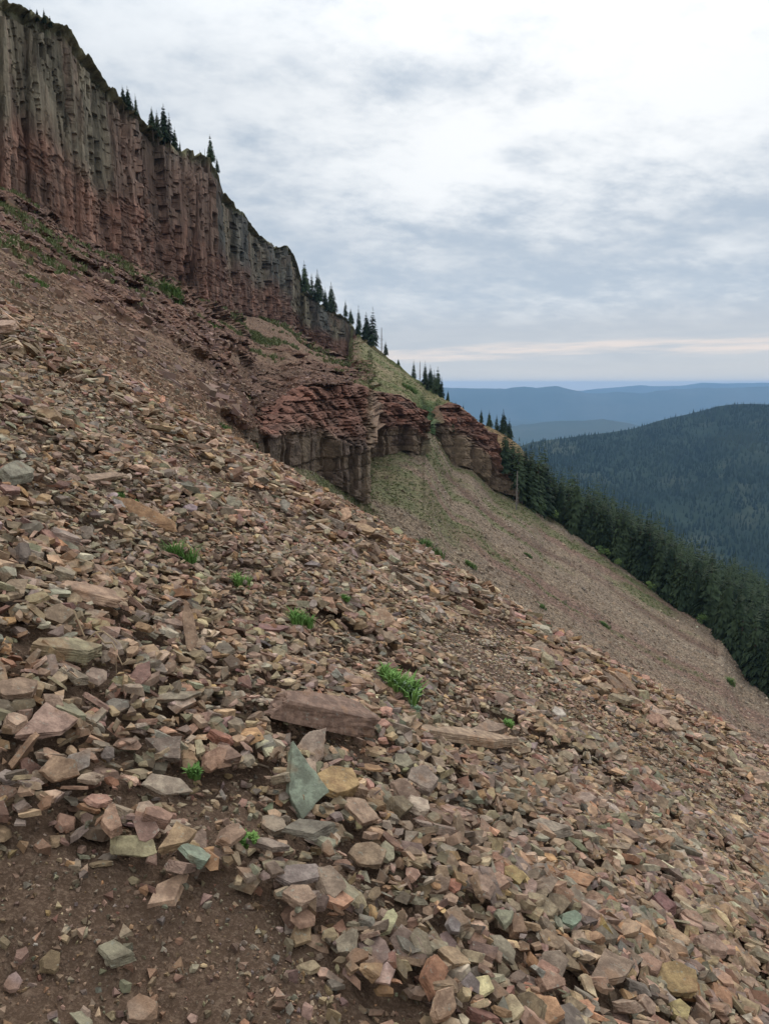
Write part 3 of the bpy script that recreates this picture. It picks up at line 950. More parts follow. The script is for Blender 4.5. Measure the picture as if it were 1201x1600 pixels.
# hero stones: end points of the long axis in the photograph, width in photo pixels, thickness ratio, colour, description
HERO = [
    (404, 1142, 604, 1196, 70, .85, 'brownslab', 'long dark brown slab with cracks along its side, largest in the scree'),
    (655, 1158, 828, 1206, 44, .45, 'tan', 'long tan slab lying right of the leafy green plant'),
    (455, 1225, 500, 1300, 78, .40, 'pale green', 'pale green fractured slab leaning below the long dark brown slab'),
    (500, 1272, 552, 1268, 62, .70, 'ochre', 'ochre block with mossy face beside the pale green slab'),
    (460, 1222, 520, 1190, 50, .35, 'tan2', 'pinkish tan triangular slab propped on the long dark brown slab'),
    (535, 1290, 590, 1322, 55, .45, 'tan', 'tan wedge right of the ochre mossy block'),
    (440, 1325, 540, 1332, 42, .55, 'dark grey', 'dark angular block under the ochre mossy block'),
    (186, 800, 272, 862, 42, .35, 'orange-brown', 'orange-brown tilted slab uphill of the largest grass tuft'),
    (76, 938, 200, 992, 52, .45, 'tan', 'long tan slab with a pale flat top at mid left'),
    (64, 1048, 180, 1066, 50, .55, 'grey-green', 'grey-green slab below the long tan slab at mid left'),
    (38, 1180, 122, 1172, 66, .30, 'tan2', 'broad smooth pinkish tan slab at the left edge'),
    (0, 1120, 66, 1132, 52, .50, 'brown', 'dark brown rough block above the broad smooth tan slab'),
    (226, 1228, 304, 1276, 34, .35, 'pale', 'pale buff pointed slab in the gravelly patch'),
    (378, 1000, 456, 1012, 32, .35, 'maroon', 'flat maroon stone below left of a grass tuft'),
    (152, 1484, 226, 1506, 36, .55, 'grey-green', 'grey-green stone lying alone on the bare soil'),
    (205, 1572, 250, 1592, 44, .60, 'mauve', 'pink stone at the very bottom edge on the soil'),
    (8, 775, 60, 775, 40, .60, 'grey', 'big grey block near the left edge above the ochre stones'),
    (4, 620, 56, 638, 18, .25, 'grey', 'thin pale grey slab high on the left edge of the scree'),
    (110, 685, 190, 720, 18, .22, 'grey-green', 'thin grey-green shelf slab pointing downhill high on the scree'),
    (176, 705, 208, 722, 12, .35, 'rust red', 'rust red sliver beside the thin grey-green shelf slab'),
    (78, 1232, 126, 1272, 44, .55, 'tan', 'tan wedge leaning at the upper edge of the soil'),
    (112, 1245, 145, 1220, 34, .35, 'grey', 'light grey triangular stone beside the leaning tan wedge'),
    (0, 1228, 46, 1240, 34, .40, 'grey', 'pale grey rounded stone near the left edge of the soil'),
    (222, 1300, 248, 1320, 40, .50, 'pale', 'upright pale tan flake at the soil edge'),
    (250, 1295, 306, 1300, 14, .4, 'pale', 'white edged dark sliver above the tan boulder pair'),
    (228, 1322, 284, 1322, 34, .60, 'brown', 'brown smooth block, upper of the pair at the soil edge'),
    (256, 1362, 306, 1350, 40, .70, 'tan', 'rounded tan block, lower of the pair at the soil edge'),
    (284, 1380, 332, 1392, 38, .65, 'pale green', 'pale green block on the upper rim of the bare soil'),
    (340, 1340, 388, 1360, 42, .55, 'brown', 'brown pyramid block behind the small weed'),
    (386, 1345, 452, 1370, 34, .45, 'mauve', 'smooth mauve slab right of the small weed'),
    (412, 1390, 454, 1410, 24, .5, 'mauve', 'lumpy pink stone on the rim of the bare soil'),
    (436, 1402, 508, 1410, 42, .40, 'grey', 'grey flat block overhanging the bare soil'),
    (488, 1390, 528, 1450, 42, .60, 'mauve', 'big mauve brown boulder right of the overhanging grey block'),
    (450, 1430, 498, 1458, 34, .60, 'tan', 'tan stone half sunk at the corner of the soil'),
    (528, 1415, 560, 1452, 32, .50, 'grey', 'grey block with a pale worn face right of the soil'),
    (548, 1350, 600, 1370, 46, .40, 'mauve', 'rough pink slab below the dark angular block'),
    (742, 1385, 784, 1455, 34, .35, 'mauve', 'long grey-mauve slab standing steeply at lower centre'),
    (868, 1392, 920, 1418, 36, .55, 'orange-brown', 'orange-brown wedge at lower right'),
    (1012, 1430, 1056, 1455, 36, .60, 'maroon', 'maroon block at lower right'),
    (875, 1470, 902, 1472, 26, .80, 'pale green', 'small pale green cube at lower right'),
    (925, 1495, 960, 1502, 28, .70, 'dark grey', 'nearly black lumpy stone at lower right'),
    (975, 1452, 1024, 1490, 36, .55, 'grey', 'large grey stone with a lit edge right of the black stone'),
    (908, 1560, 978, 1550, 46, .60, 'brown', 'large brown stone at the bottom right'),
    (1022, 1555, 1075, 1580, 48, .55, 'ochre', 'ochre and brown boulder at the bottom right'),
    (760, 1495, 800, 1545, 36, .45, 'grey-green', 'tall olive grey slab at bottom centre right'),
    (680, 1520, 728, 1555, 46, .50, 'tan', 'pale tan block at the bottom centre'),
    (690, 1465, 738, 1495, 44, .65, 'grey-green', 'dark olive block right of bottom centre'),
    (642, 1500, 668, 1540, 38, .55, 'grey-green', 'grey-green weathered block at bottom centre'),
    (1040, 1325, 1062, 1362, 24, .50, 'grey', 'grey upright stone standing at right'),
    (792, 1108, 832, 1128, 20, .50, 'grey', 'light grey block on the upper scree right of the plant'),
    (662, 1082, 684, 1100, 20, .25, 'grey-green', 'pale tilted disc stone right of the leafy green plant'),
    (948, 1192, 974, 1208, 14, .30, 'pale', 'cream coloured flat stone on the mid right scree'),
    (1140, 1300, 1175, 1330, 12, .30, 'pale', 'pale grey thin slab near the right edge'),
    (782, 1392, 816, 1412, 34, .70, 'ochre', 'olive and tan block above the olive slab'),
    (785, 1465, 825, 1500, 36, .65, 'brown', 'rounded pink-brown stone at lower centre right'),
    (838, 1492, 878, 1520, 36, .60, 'brown', 'brown angular block at lower centre right'),
    (610, 1250, 642, 1290, 40, .35, 'mauve', 'thin grey-mauve slab on end right of the tan wedge'),
    (640, 1240, 686, 1262, 50, .35, 'grey', 'dark grey shard right of the long brown slab'),
    (725, 1155, 790, 1170, 34, .50, 'mauve', 'mauve grey slab behind the long tan slab'),
    (655, 970, 672, 985, 14, .5, 'grey', 'small grey stone high on the scree below the trail'),
    (745, 1010, 772, 1020, 16, .5, 'grey', 'grey stone beside the pebbly trail'),
    (930, 1340, 985, 1352, 26, .45, 'brown', 'long brown stone above the maroon block'),
    (820, 1310, 900, 1335, 36, .55, 'grey', 'grey block with dark end at centre right'),
    (855, 1268, 888, 1280, 18, .4, 'maroon', 'reddish ledge stone at centre right'),
    (1080, 1500, 1130, 1520, 34, .5, 'mauve', 'mauve block near the lower right corner'),
    (990, 1530, 1030, 1550, 30, .5, 'brown', 'dark brown stone near the lower right corner'),
    (246, 1000, 300, 1010, 26, .5, 'mauve', 'mauve stone right of the dry roots'),
    (280, 985, 320, 1060, 26, .35, 'brown', 'narrow brown slab standing steeply in the middle of the left scree'),
    (205, 1105, 250, 1070, 30, .35, 'maroon', 'dark maroon triangular slab below the dry roots'),
    (240, 1115, 315, 1135, 30, .5, 'grey-green', 'grey-green wedge left of the long dark brown slab'),
    (320, 1170, 375, 1160, 24, .5, 'mauve', 'mauve stone left of the long dark brown slab'),
    (330, 1185, 370, 1195, 30, .7, 'rust red', 'rust red block left of the long dark brown slab'),
    (390, 1122, 455, 1126, 14, .35, 'pale', 'thin pale stone lying above the long dark brown slab'),
    (450, 1132, 500, 1146, 24, .45, 'pale', 'cream angular stone just above the long dark brown slab'),
    (240, 1190, 292, 1222, 50, .4, 'dark grey', 'blue-grey slab above the pale buff pointed slab'),
    (410, 1285, 444, 1310, 40, .5, 'grey-green', 'dull grey block left of the pale green slab'),
    (0, 960, 60, 958, 36, .5, 'brown', 'brown block at the left edge beside the long tan slab'),
    (75, 990, 122, 1010, 50, .5, 'brown', 'brown slab standing below the long tan slab'),
    (90, 1090, 160, 1100, 34, .5, 'grey', 'grey-brown stone under the grey-green slab'),
    (120, 760, 200, 775, 26, .35, 'mauve', 'flat purplish slab right of the big grey block'),
    (60, 800, 84, 812, 30, .7, 'ochre', 'ochre block below the big grey block'),
    (1085, 1215, 1112, 1225, 14, .5, 'rust red', 'small reddish stone on the far right scree'),
]
HCOL = dict(PAL); HCOL['brownslab'] = (.190, .122, .088); HCOL['pale green'] = (.235, .258, .195); HCOL['ochre'] = (.340, .225, .110); HCOL['maroon'] = (.205, .105, .085); HCOL['tan2'] = (.34, .235, .18)

RNG = np.random.default_rng(23)
random.seed(5)
lay_stones(32000, .9, 8.5, .060, .48, .026, .17, sparse=.30, sink=.12)
lay_stones(22000, .9, 4.6, .058, .42, .03, .12, sparse=.0, sink=.12)
lay_stones(30000, 8.5, 24.5, .112, .42, .05, .34, sink=.10)
lay_stones(14000, .9, 8.5, .080, .34, .045, .15, sparse=.04, sink=.10, tilt=.28)
lay_stones(9000, 8.5, 24.5, .135, .42, .07, .38, sink=.1, tilt=.28)
for hi, (x1, y1, x2, y2, wpx, th, ck, lab) in enumerate(HERO):
    A = np.array(hit_near(x1, y1)); B = np.array(hit_near(x2, y2)); mid = hit_near((x1 + x2) / 2, (y1 + y2) / 2)
    L = float(np.linalg.norm(A - B)) * 1.04
    dist = math.sqrt(sum(v * v for v in mid))
    W = wpx / FPX * dist
    L = min(L, W * 6, math.hypot(x2 - x1, y2 - y1) / FPX * dist * 1.45)
    az = math.atan2(B[1] - A[1], B[0] - A[0])
    b_ = W * .92; c_ = min(L, W) * th * .60
    cy = mid[1] - .02
    steep = 'stand' in lab or 'upright' in lab or 'prop' in lab or 'leaning' in lab or 'tilt' in lab or 'on end' in lab
    drop(mid[0], cy, L, b_ * (1.0 if steep else 1.12), c_, az, (-.1 if steep else .12), (.75 if steep else .22), (-.25 if hi < 2 else -.02), -1, hero=hi, flat=.6)
lay_stones(13000, .9, 8.5, .054, .42, .026, .12, sparse=.2, sink=.05, tilt=.3, skip_hero=True)
lay_stones(42000, 4.2, 9.5, .058, .3, .035, .11, sink=.02, tilt=.10, only_path=True)
lay_stones(8000, 8.5, 24.5, .110, .42, .05, .26, sink=.05, tilt=.3, skip_hero=True)
RNG = np.random.default_rng(29)

SA = np.array(S, float)
own_n = np.bincount(OWN[OWN >= 0].ravel(), minlength=len(S))
area_cells = np.maximum(SA[:, 6] * SA[:, 7] * .78 / RES ** 2, 1)
vis = own_n / area_cells
spx, spy, sdd = px_of(SA[:, 0], SA[:, 1], SA[:, 2])
size_px = SA[:, 6] / sdd * FPX
inframe = (spx > 3) & (spx < 1198) & (spy < 1597)
score = np.where(inframe & (vis > .45), size_px * np.sqrt(SA[:, 7] / SA[:, 6]) * np.minimum(vis, 1), 0)
score = np.where(SA[:, 10] >= 0, 1e6, score)
order = np.argsort(-score)
ONE = order[:298]
is_one = np.zeros(len(S), bool); is_one[ONE] = True


def rot_of(SA):
    """rotation matrices: z axis along the resting normal, x along the azimuth"""
    n = np.stack([-SA[:, 3], -SA[:, 4], np.ones(len(SA))], -1)
    n /= np.linalg.norm(n, axis=1)[:, None]
    t = np.stack([np.cos(SA[:, 5]), np.sin(SA[:, 5]), 0 * SA[:, 5]], -1)
    t = t - n * (t * n).sum(1)[:, None]; t /= np.linalg.norm(t, axis=1)[:, None]
    b = np.cross(n, t)
    return np.stack([t, b, n], -1)


def joined(SAs, cols, shapes, name, m, **props):
    Rm = rot_of(SAs); V, F, K = [], [], []; off = 0
    var = RNG.integers(0, len(shapes), len(SAs))
    flip = RNG.random(len(SAs)) < .5
    for s, (vv_, ff_) in enumerate(shapes):
        k = np.nonzero(var == s)[0]
        if not len(k): continue
        loc = vv_[None] * (SAs[k, 6:9])[:, None, :]
        loc[..., 0] *= np.where(flip[k], -1, 1)[:, None]; loc[..., 1] *= np.where(flip[k], -1, 1)[:, None]
        P = np.einsum('nij,nvj->nvi', Rm[k], loc) + SAs[k, None, 0:3]
        V.append(P.reshape(-1, 3)); K.append(np.repeat(cols[k], len(vv_), 0))
        F.append((ff_[None] + (np.arange(len(k)) * len(vv_))[:, None, None] + off).reshape(-1, 3)); off += len(k) * len(vv_)
    me = mesh_np(name, np.concatenate(V), np.concatenate(F), np.concatenate(K))
    return put(name, me, m, **props)


PALA = np.array([PAL[k] for k in PK])


def stone_cols(ci, n):
    c = PALA[ci] * np.exp(RNG.normal(0, .27, (n, 1))) * np.exp(RNG.normal(0, .06, (n, 3)))
    return np.clip(c, .03, .6)


ALLCOL = stone_cols(np.maximum(SA[:, 9].astype(int), 0), len(S))
# redder, rustier debris towards the crest on the left and right
warm = np.clip((SA[:, 1] - 7) / 12, 0, 1)[:, None]
ALLCOL = ALLCOL * (1 + warm * np.array([.06, -.04, -.07]))
mass = ~is_one & ((own_n > 0) | (SA[:, 6] < .04))
joined(SA[mass], ALLCOL[mass], LOW, 'scree', M_STONES, kind='stuff', label='loose angular scree stones covering the near slope')

# ---- gravel and grit on the bare soil
ng = 190000
gx_, gy_ = sample_pts(ng, .8, 4.2); gz0 = near(gx_, gy_) + .042 * fbm(gx_ * 9, gy_ * 9, oct=5, seed=125, gain=.65) * np.exp(-gy_ / 9)
d_in = in_poly(gx_, gy_, DIRT)
clump = fbm(gx_ * 1.8, gy_ * 1.8, oct=4, seed=150)
kp = (d_in & (RNG.random(ng) < .6 + .9 * clump)) | (~d_in & (RNG.random(ng) < .2))
gx_, gy_, gz0 = gx_[kp], gy_[kp], gz0[kp]; m_ = len(gx_)
gs = np.clip(.0095 * np.exp(RNG.normal(0, .62, m_)), .004, .05)
GA = np.zeros((m_, 11)); GA[:, 0], GA[:, 1] = gx_, gy_
GA[:, 6] = gs; GA[:, 7] = gs * RNG.uniform(.6, 1, m_); GA[:, 8] = gs * RNG.uniform(.4, .8, m_)
GA[:, 2] = gz0 + GA[:, 8] * .2; GA[:, 3] = -.3 + RNG.normal(0, .3, m_); GA[:, 4] = RNG.normal(0, .3, m_); GA[:, 5] = RNG.uniform(0, PI, m_)
joined(GA, np.clip(stone_cols(RNG.choice(len(PK), m_, p=PW), m_) * .8, .03, .5), TINY, 'gravel', M_STONES, kind='stuff', label='fine gravel on the bare brown soil')

# ---- single stones as things of their own
LM = [(HERO[i][7], (HERO[i][0] + HERO[i][2]) / 2, (HERO[i][1] + HERO[i][3]) / 2) for i in range(len(HERO))]
SHORT = {0: 'the long dark brown slab', 1: 'the long tan slab', 2: 'the pale green slab', 3: 'the ochre mossy block', 8: 'the mid-left tan slab', 7: 'the orange-brown tilted slab',
         9: 'the grey-green slab at left', 10: 'the broad smooth tan slab', 13: 'the flat maroon stone', 14: 'the lone grey-green stone on soil', 16: 'the big grey block at left',
         18: 'the thin shelf slab', 12: 'the pale buff pointed slab', 31: 'the overhanging grey block', 36: 'the steep grey-mauve slab', 37: 'the orange-brown wedge',
         38: 'the lower-right maroon block', 40: 'the black lumpy stone', 42: 'the large brown bottom-right stone', 45: 'the pale tan bottom block', 48: 'the grey upright stone',
         49: 'the light grey block', 50: 'the tilted disc stone', 51: 'the cream flat stone', 62: 'the grey block with dark end', 67: 'the narrow standing brown slab',
         15: 'the bottom-edge pink stone', 52: 'the thin pale slab at right', 64: 'the lower-right mauve block'}
LMK = list(SHORT); LMP = np.array([LM[k][1:] for k in LMK])
seen = {}
Rm = rot_of(SA)
for k in ONE:
    k = int(k); cx, cy, cz, gx, gy, az, a, b, c_, ci, he = S[k]
    he = int(he)
    o = bpy.data.objects.new('slab' if (he >= 0 and 'slab' in HERO[he][7]) else 'loose_stone', HIGH[(he * 5 + 3 if he >= 0 else k * 7) % len(HIGH)])
    C.objects.link(o)
    M4 = Matrix.Identity(4)
    for r_ in range(3):
        for q_ in range(3): M4[r_][q_] = float(Rm[k][r_][q_] * (a, b, c_)[q_])
    M4.translation = (cx, cy, cz)
    o.matrix_world = M4
    o['category'] = 'rock'; o['kind'] = 'thing'
    if he >= 0:
        base = np.array(HCOL[HERO[he][6]]); o['label'] = HERO[he][7]
        col = base * np.exp(RNG.normal(0, .04, 3))
    else:
        col = ALLCOL[k]
        cn = PK[int(ci)]
        el_ = a / b; sz = size_px[k]
        szw = 'large' if sz > 48 else ('medium' if sz > 34 else 'small')
        shw = 'slab' if c_ / b < .34 else ('wedge' if el_ > 1.6 else ('block' if c_ / b > .48 else 'shard'))
        if el_ > 1.75: shw = 'long ' + shw
        d2 = np.hypot(LMP[:, 0] - spx[k], LMP[:, 1] - spy[k]); j = int(np.argmin(d2))
        ddx, ddy = spx[k] - LMP[j, 0], spy[k] - LMP[j, 1]
        ang = math.degrees(math.atan2(-ddy, ddx)) % 360
        w8 = ['right of', 'above right of', 'above', 'above left of', 'left of', 'below left of', 'below', 'below right of'][int(((ang + 22.5) % 360) // 45)]
        near_w = 'just' if d2[j] < 55 else ('some way' if d2[j] < 130 else 'well')
        lab = f"{szw} {cn} {shw} {near_w} {w8} {SHORT[LMK[j]]}"
        o['label'] = lab
    o['group'] = 'loose stones of the scree slope'
    o.color = (*[float(v) for v in np.clip(col, .02, .6)], 1)

# ------------------------------------------------------------ stones, slabs and grass on the far slopes
def scatter_stones(weight, n, med, sig, lo, hi, pal, name, label, m, flat=.45, cap=None):
    P, i, j = scatter(weight, n, cap)
    A = np.zeros((n, 11)); A[:, :3] = P
    s = np.clip(med * np.exp(RNG.normal(0, sig, n)), lo, hi)
    A[:, 6] = s; A[:, 7] = s * RNG.uniform(.5, 1, n); A[:, 8] = s * RNG.uniform(.25, flat + .2, n)
    A[:, 2] += A[:, 8] * .15
    A[:, 3] = -.5 + RNG.normal(0, .3, n); A[:, 4] = RNG.normal(0, .3, n); A[:, 5] = RNG.uniform(0, PI, n)
    base = np.array([PAL[k] if k in PAL else k for k in pal])[RNG.integers(0, len(pal), n)]
    loc = COL[i, j]
    c = (base * .55 + loc * .45) * np.exp(RNG.normal(0, .22, (n, 1)))
    joined(A, np.clip(c, .03, .5), TINY, name, m, kind='stuff', label=label)


def rock_far_mat():
    m, b, bs = new_mat('far_stone', .9, .2)
    g = b.n.new('ShaderNodeNewGeometry')
    n = b.noise(g.outputs['Position'], 6, 4, .6)
    b.put(bs.inputs['Base Color'], b.mix(1.0, attr_col(b), b.mix(n, (.7, .7, .7), (1.3, 1.3, 1.3)), 'MULTIPLY'))
    return m


M_FAR = rock_far_mat()
inv2 = 1 / DQ ** 2
scatter_stones((QB == 4) * inv2 * (PXG[:-1, :-1] > 380) * (1.05 - .8 * gr4[:-1, :-1]), 26000, .26, .5, .12, 1.3, ['tan', 'brown', 'mauve', 'pale', 'grey', 'tan'], 'talus_stones',
               'small stones strewn over the far talus slope', M_FAR)
scatter_stones((QB == 2) * inv2 * (PXG[:-1, :-1] < 560) * (.4 + ledge[:-1, :-1]), 16000, .26, .5, .08, 1.6, ['brown', 'maroon', (.20, .12, .10), (.24, .15, .12), (.17, .11, .10), 'mauve'], 'bench_stones',
               'broken red rock lying on the bench', M_FAR, flat=.35, cap=None)
nearb = ((QB == 2) * (TT[:-1, :-1] > .55) * TT[:-1, :-1] ** 3 + 1.2 * (QB == 4) + 1.0 * (QB == 3)) * inv2 * (PXG[:-1, :-1] < 410)
scatter_stones(nearb, 22000, .13, .4, .06, .45, ['tan', 'brown', 'brown', 'grey-green', 'maroon', 'orange-brown'], 'upper_scree',
               'scree stones thinning out towards the bench', M_FAR)


def leaf_mat(name, c1, c2, sc=3, trans=.25):
    m, b, bs = new_mat(name, .8, .15)
    g = b.n.new('ShaderNodeNewGeometry')
    n = b.noise(g.outputs['Position'], sc, 3, .6)
    oi = b.n.new('ShaderNodeObjectInfo')
    fac = b.math('ADD', b.math('MULTIPLY', n, .7), b.math('MULTIPLY', oi.outputs['Random'], .3))
    b.put(bs.inputs['Base Color'], b.mix(b.ss(fac, .25, .75), c1, c2))
    bs.inputs['Subsurface Weight'].default_value = 0
    return m


M_GRASSF = leaf_mat('slope_grass', (.105, .140, .050), (.205, .195, .090), .6)
M_GRASS = leaf_mat('fresh_grass', (.085, .175, .040), (.180, .290, .075), 14)
M_LEAFW = leaf_mat('silvery_leaf', (.20, .30, .16), (.34, .42, .28), 20)
M_NEEDLE = leaf_mat('conifer_needles', (.013, .025, .013), (.052, .074, .033), .13)
M_BUSH = leaf_mat('bush_leaves', (.075, .125, .035), (.135, .20, .06), 1.0)
M_ASPEN = leaf_mat('aspen_leaves', (.10, .16, .045), (.19, .26, .08), 1.0)
M_BARK = new_mat('bark', .95, .1)[0]; M_BARK.node_tree.nodes['Principled BSDF'].inputs['Base Color'].default_value = (.10, .075, .055, 1)
M_DEAD = new_mat('dead_wood', .95, .1)[0]; M_DEAD.node_tree.nodes['Principled BSDF'].inputs['Base Color'].default_value = (.20, .17, .15, 1)


def blades(P, h, w_, n, spread, name, m, **props):
    """n curved blades round each point, two triangles + tip each"""
    k = len(P); N = k * n
    base = np.repeat(P, n, 0); hh = np.repeat(h, n) * RNG.uniform(.5, 1.1, N)
    a = RNG.uniform(0, 2 * PI, N); r = RNG.uniform(0, 1, N) * np.repeat(spread, n)
    b0 = base + np.stack([np.cos(a) * r * .6, np.sin(a) * r * .6, 0 * a], -1)
    lean = RNG.uniform(.2, .9, N) * hh
    ax = np.stack([np.cos(a), np.sin(a), 0 * a], -1); sd_ = np.stack([-np.sin(a), np.cos(a), 0 * a], -1) * (np.repeat(w_, n) * RNG.uniform(.6, 1.2, N))[:, None]
    mid = b0 + ax * (lean * .35)[:, None] + np.array([0, 0, 1.]) * (hh * .65)[:, None]
    tip = b0 + ax * lean[:, None] + np.array([0, 0, 1.]) * (hh * RNG.uniform(.75, 1.0, N))[:, None]
    b0 = b0 - np.array([0, 0, 1.]) * (hh * .12)[:, None]
    V = np.stack([b0 - sd_ * .5, b0 + sd_ * .5, mid + sd_ * .45, mid - sd_ * .45, tip], 1).reshape(-1, 3)
    o = (np.arange(N) * 5)[:, None]
    Q = o + np.array([[0, 1, 2, 3]]); T = o + np.array([[3, 2, 4]])
    return put(name, mesh_np(name, V, [Q, T]), m, **props)


# grass on bench, talus and cliff-foot
P, i, j = scatter(((QB == 2) & (PXG[:-1, :-1] < 548)) * gr2[:-1, :-1] * inv2 * .9, 2600)
blades(P, np.interp(P[:, 1], [25, 80, 200], [.30, .55, .9]), np.interp(P[:, 1], [25, 200], [.05, .25]), 9, np.interp(P[:, 1], [25, 200], [.22, .7]), 'bench_grass', M_GRASSF, kind='stuff',
       label='dull green grass tufts on the red bench')
P, i, j = scatter((((QB == 4) * gr4[:-1, :-1] ** 2 * (PXG[:-1, :-1] > 400)) + ((QB == 2) & (PXG[:-1, :-1] > 548) & (PXG[:-1, :-1] < 812)) * .5) * inv2, 3600)
blades(P, np.interp(P[:, 1], [60, 200], [.13, .30]), np.interp(P[:, 1], [60, 200], [.10, .24]), 7, np.interp(P[:, 1], [60, 200], [.5, 1.1]), 'slope_grass', M_GRASSF, kind='stuff',
       label='green grass patches on the talus below the cliffs')

# ------------------------------------------------------------ trees
def trunk_mesh(h, r, lean=0.0, name='trunk'):
    bm = bmesh.new(); rings = []
    for k in range(6):
        t = k / 5; rr = r * (1 - .92 * t) + .01
        rings.append([bm.verts.new((math.cos(a) * rr + lean * t * t, math.sin(a) * rr, h * t - .6 * (k == 0))) for a in [q * 2 * PI / 6 for q in range(6)]])
    for a, b in zip(rings[:-1], rings[1:]):
        for q in range(6): bm.faces.new((a[q], a[(q + 1) % 6], b[(q + 1) % 6], b[q]))
    bm.faces.new(rings[-1])
    me = bpy.data.meshes.new(name); bm.to_mesh(me); bm.free(); return me


def conifer_crown(seed, whorls=30, per=12, width=.17, start=.06, sparse=0.0, lop=0.0):
    """unit-height spruce crown of many drooping sprays"""
    r = random.Random(seed); V = []; F = []
    for w_ in range(whorls):
        t = start + (1 - start) * (w_ + r.uniform(-.3, .3)) / whorls
        prof = (1 - t) ** .85 * (1 - .25 * math.exp(-((t - start) / .08) ** 2)) + .012
        for k in range(per if t < .85 else 5):
            if r.random() < sparse: continue
            a = r.uniform(0, 2 * PI)
            L = width * prof * r.uniform(.55, 1.15) * (1 + lop * math.cos(a))
            droop = -.45 * L + r.uniform(-.25, .15) * L if t < .8 else .35 * L
            ca, sa = math.cos(a), math.sin(a)
            nseg = 4
            for s in range(nseg):
                f0 = (s + .15) / nseg; f1 = f0 + r.uniform(.35, .5)
                side = (1 if s % 2 else -1) * L * r.uniform(.22, .46) * (1.2 - f0)
                x0, z0 = L * f0, droop * f0 * f0
                x1, z1 = L * min(f1, 1.05), droop * min(f1, 1.05) ** 2 - L * r.uniform(.05, .22)
                b = len(V)
                wq = L * .16
                V.append((ca * x0 - sa * wq, sa * x0 + ca * wq, t + z0))
                V.append((ca * x0 + sa * wq, sa * x0 - ca * wq, t + z0 - .25 * wq))
                V.append((ca * x1 - sa * side, sa * x1 + ca * side, t + z1))
                V.append((ca * x0 * 1.0 - sa * side * .4, sa * x0 + ca * side * .4, t + z0 - L * r.uniform(.1, .25)))
                F.append((b, b + 1, b + 2)); F.append((b, b + 3, b + 2))
    V.append((0, 0, 1.02)); V.append((.008, 0, .93)); V.append((-.008, .004, .93)); b = len(V) - 3; F.append((b, b + 1, b + 2))
    me = bpy.data.meshes.new('crown'); me.from_pydata(V, [], F); me.materials.append(M_NEEDLE)
    return me


CROWNS = [conifer_crown(900 + s, whorls=26 + s % 4 * 3, width=[.19, .22, .16, .24, .18, .21][s % 6], start=[.05, .1, .04, .08, .14, .03][s % 6],
                        sparse=[0, .05, .0, .1, .15, 0][s % 6], lop=[0, .15, .1, .25, .2, .1][s % 6]) for s in range(12)]
TRUNK = trunk_mesh(1.0, .014); TRUNK.materials.append(M_BARK)
# a standing dead tree
def dead_mesh(seed):
    r = random.Random(seed); V, F = [], []
    def stick(p, q, r0, r1):
        p, q = Vector(p), Vector(q); d = (q - p).normalized(); s = d.cross(Vector((.3, .8, .5))).normalized(); t = d.cross(s)
        b = len(V)
        for c0, rr in ((p, r0), (q, r1)):
            for k in range(4): V.append(c0 + s * math.cos(k * PI / 2) * rr + t * math.sin(k * PI / 2) * rr)
        for k in range(4): F.append((b + k, b + (k + 1) % 4, b + 4 + (k + 1) % 4, b + 4 + k))
    for k in range(44):
        t = r.uniform(.18, .97); a = r.uniform(0, 2 * PI); L = .15 * (1.05 - t) * r.uniform(.5, 1.2)
        stick((0, 0, t), (math.cos(a) * L, math.sin(a) * L, t - L * r.uniform(-.2, .5)), .005, .002)
    me = bpy.data.meshes.new('branches'); me.from_pydata(V, [], F); me.materials.append(M_DEAD); return me


DTRUNK = trunk_mesh(1.0, .009); DTRUNK.materials.append(M_DEAD)
DEADB = [dead_mesh(s) for s in range(3)]


def round_crown(seed, n=520):
    r = random.Random(seed); V, F = [], []
    blobs = [(r.uniform(-.2, .2), r.uniform(-.2, .2), r.uniform(.3, .85), r.uniform(.14, .26)) for _ in range(9)]
    for k in range(n):
        bx, by, bz, br = r.choice(blobs); d = Vector((r.gauss(0, 1), r.gauss(0, 1), r.gauss(0, 1))).normalized() * br * r.uniform(.6, 1.05)
        p = Vector((bx, by, bz)) + d; s = .045
        b = len(V)
        for _ in range(3): V.append(p + Vector((r.uniform(-s, s), r.uniform(-s, s), r.uniform(-s, s))))
        F.append((b, b + 1, b + 2))
    me = bpy.data.meshes.new('crown'); me.from_pydata(V, [], F); return me


ASP = [round_crown(s) for s in range(3)]
for m_e in ASP: m_e.materials.append(M_ASPEN)


def tree(p, h, kind='live', v=0, label='', group=None, wide=1.0, name=None):
    e = bpy.data.objects.new(name or {'live': 'conifer_tree', 'dead': 'dead_tree', 'aspen': 'young_aspen'}[kind], None)
    C.objects.link(e); e.location = [float(t) for t in p]; e.rotation_euler = (0, 0, random.uniform(0, 6.28))
    e['label'] = label; e['category'] = 'tree'
    if group: e['group'] = group
    a = bpy.data.objects.new('trunk', DTRUNK if kind == 'dead' else TRUNK); C.objects.link(a); a.parent = e
    th = {'live': .72, 'dead': 1.0, 'aspen': .6}[kind] * h
    a.scale = (h, h, th)
    b = bpy.data.objects.new('branches' if kind == 'dead' else 'crown', DEADB[v % 3] if kind == 'dead' else (ASP[v % 3] if kind == 'aspen' else CROWNS[v % 12]))
    C.objects.link(b); b.parent = e; b.scale = (h * wide, h * wide, h)
    return e


def col_of(px): return int(round((px - PX[0]) / STEP))


def on_rim(px, back_=1.5):
    j = col_of(px)
    return HILL[o0 + 1, j] + np.array([0, back_, -.35]), DEPTH[o0, j] + back_


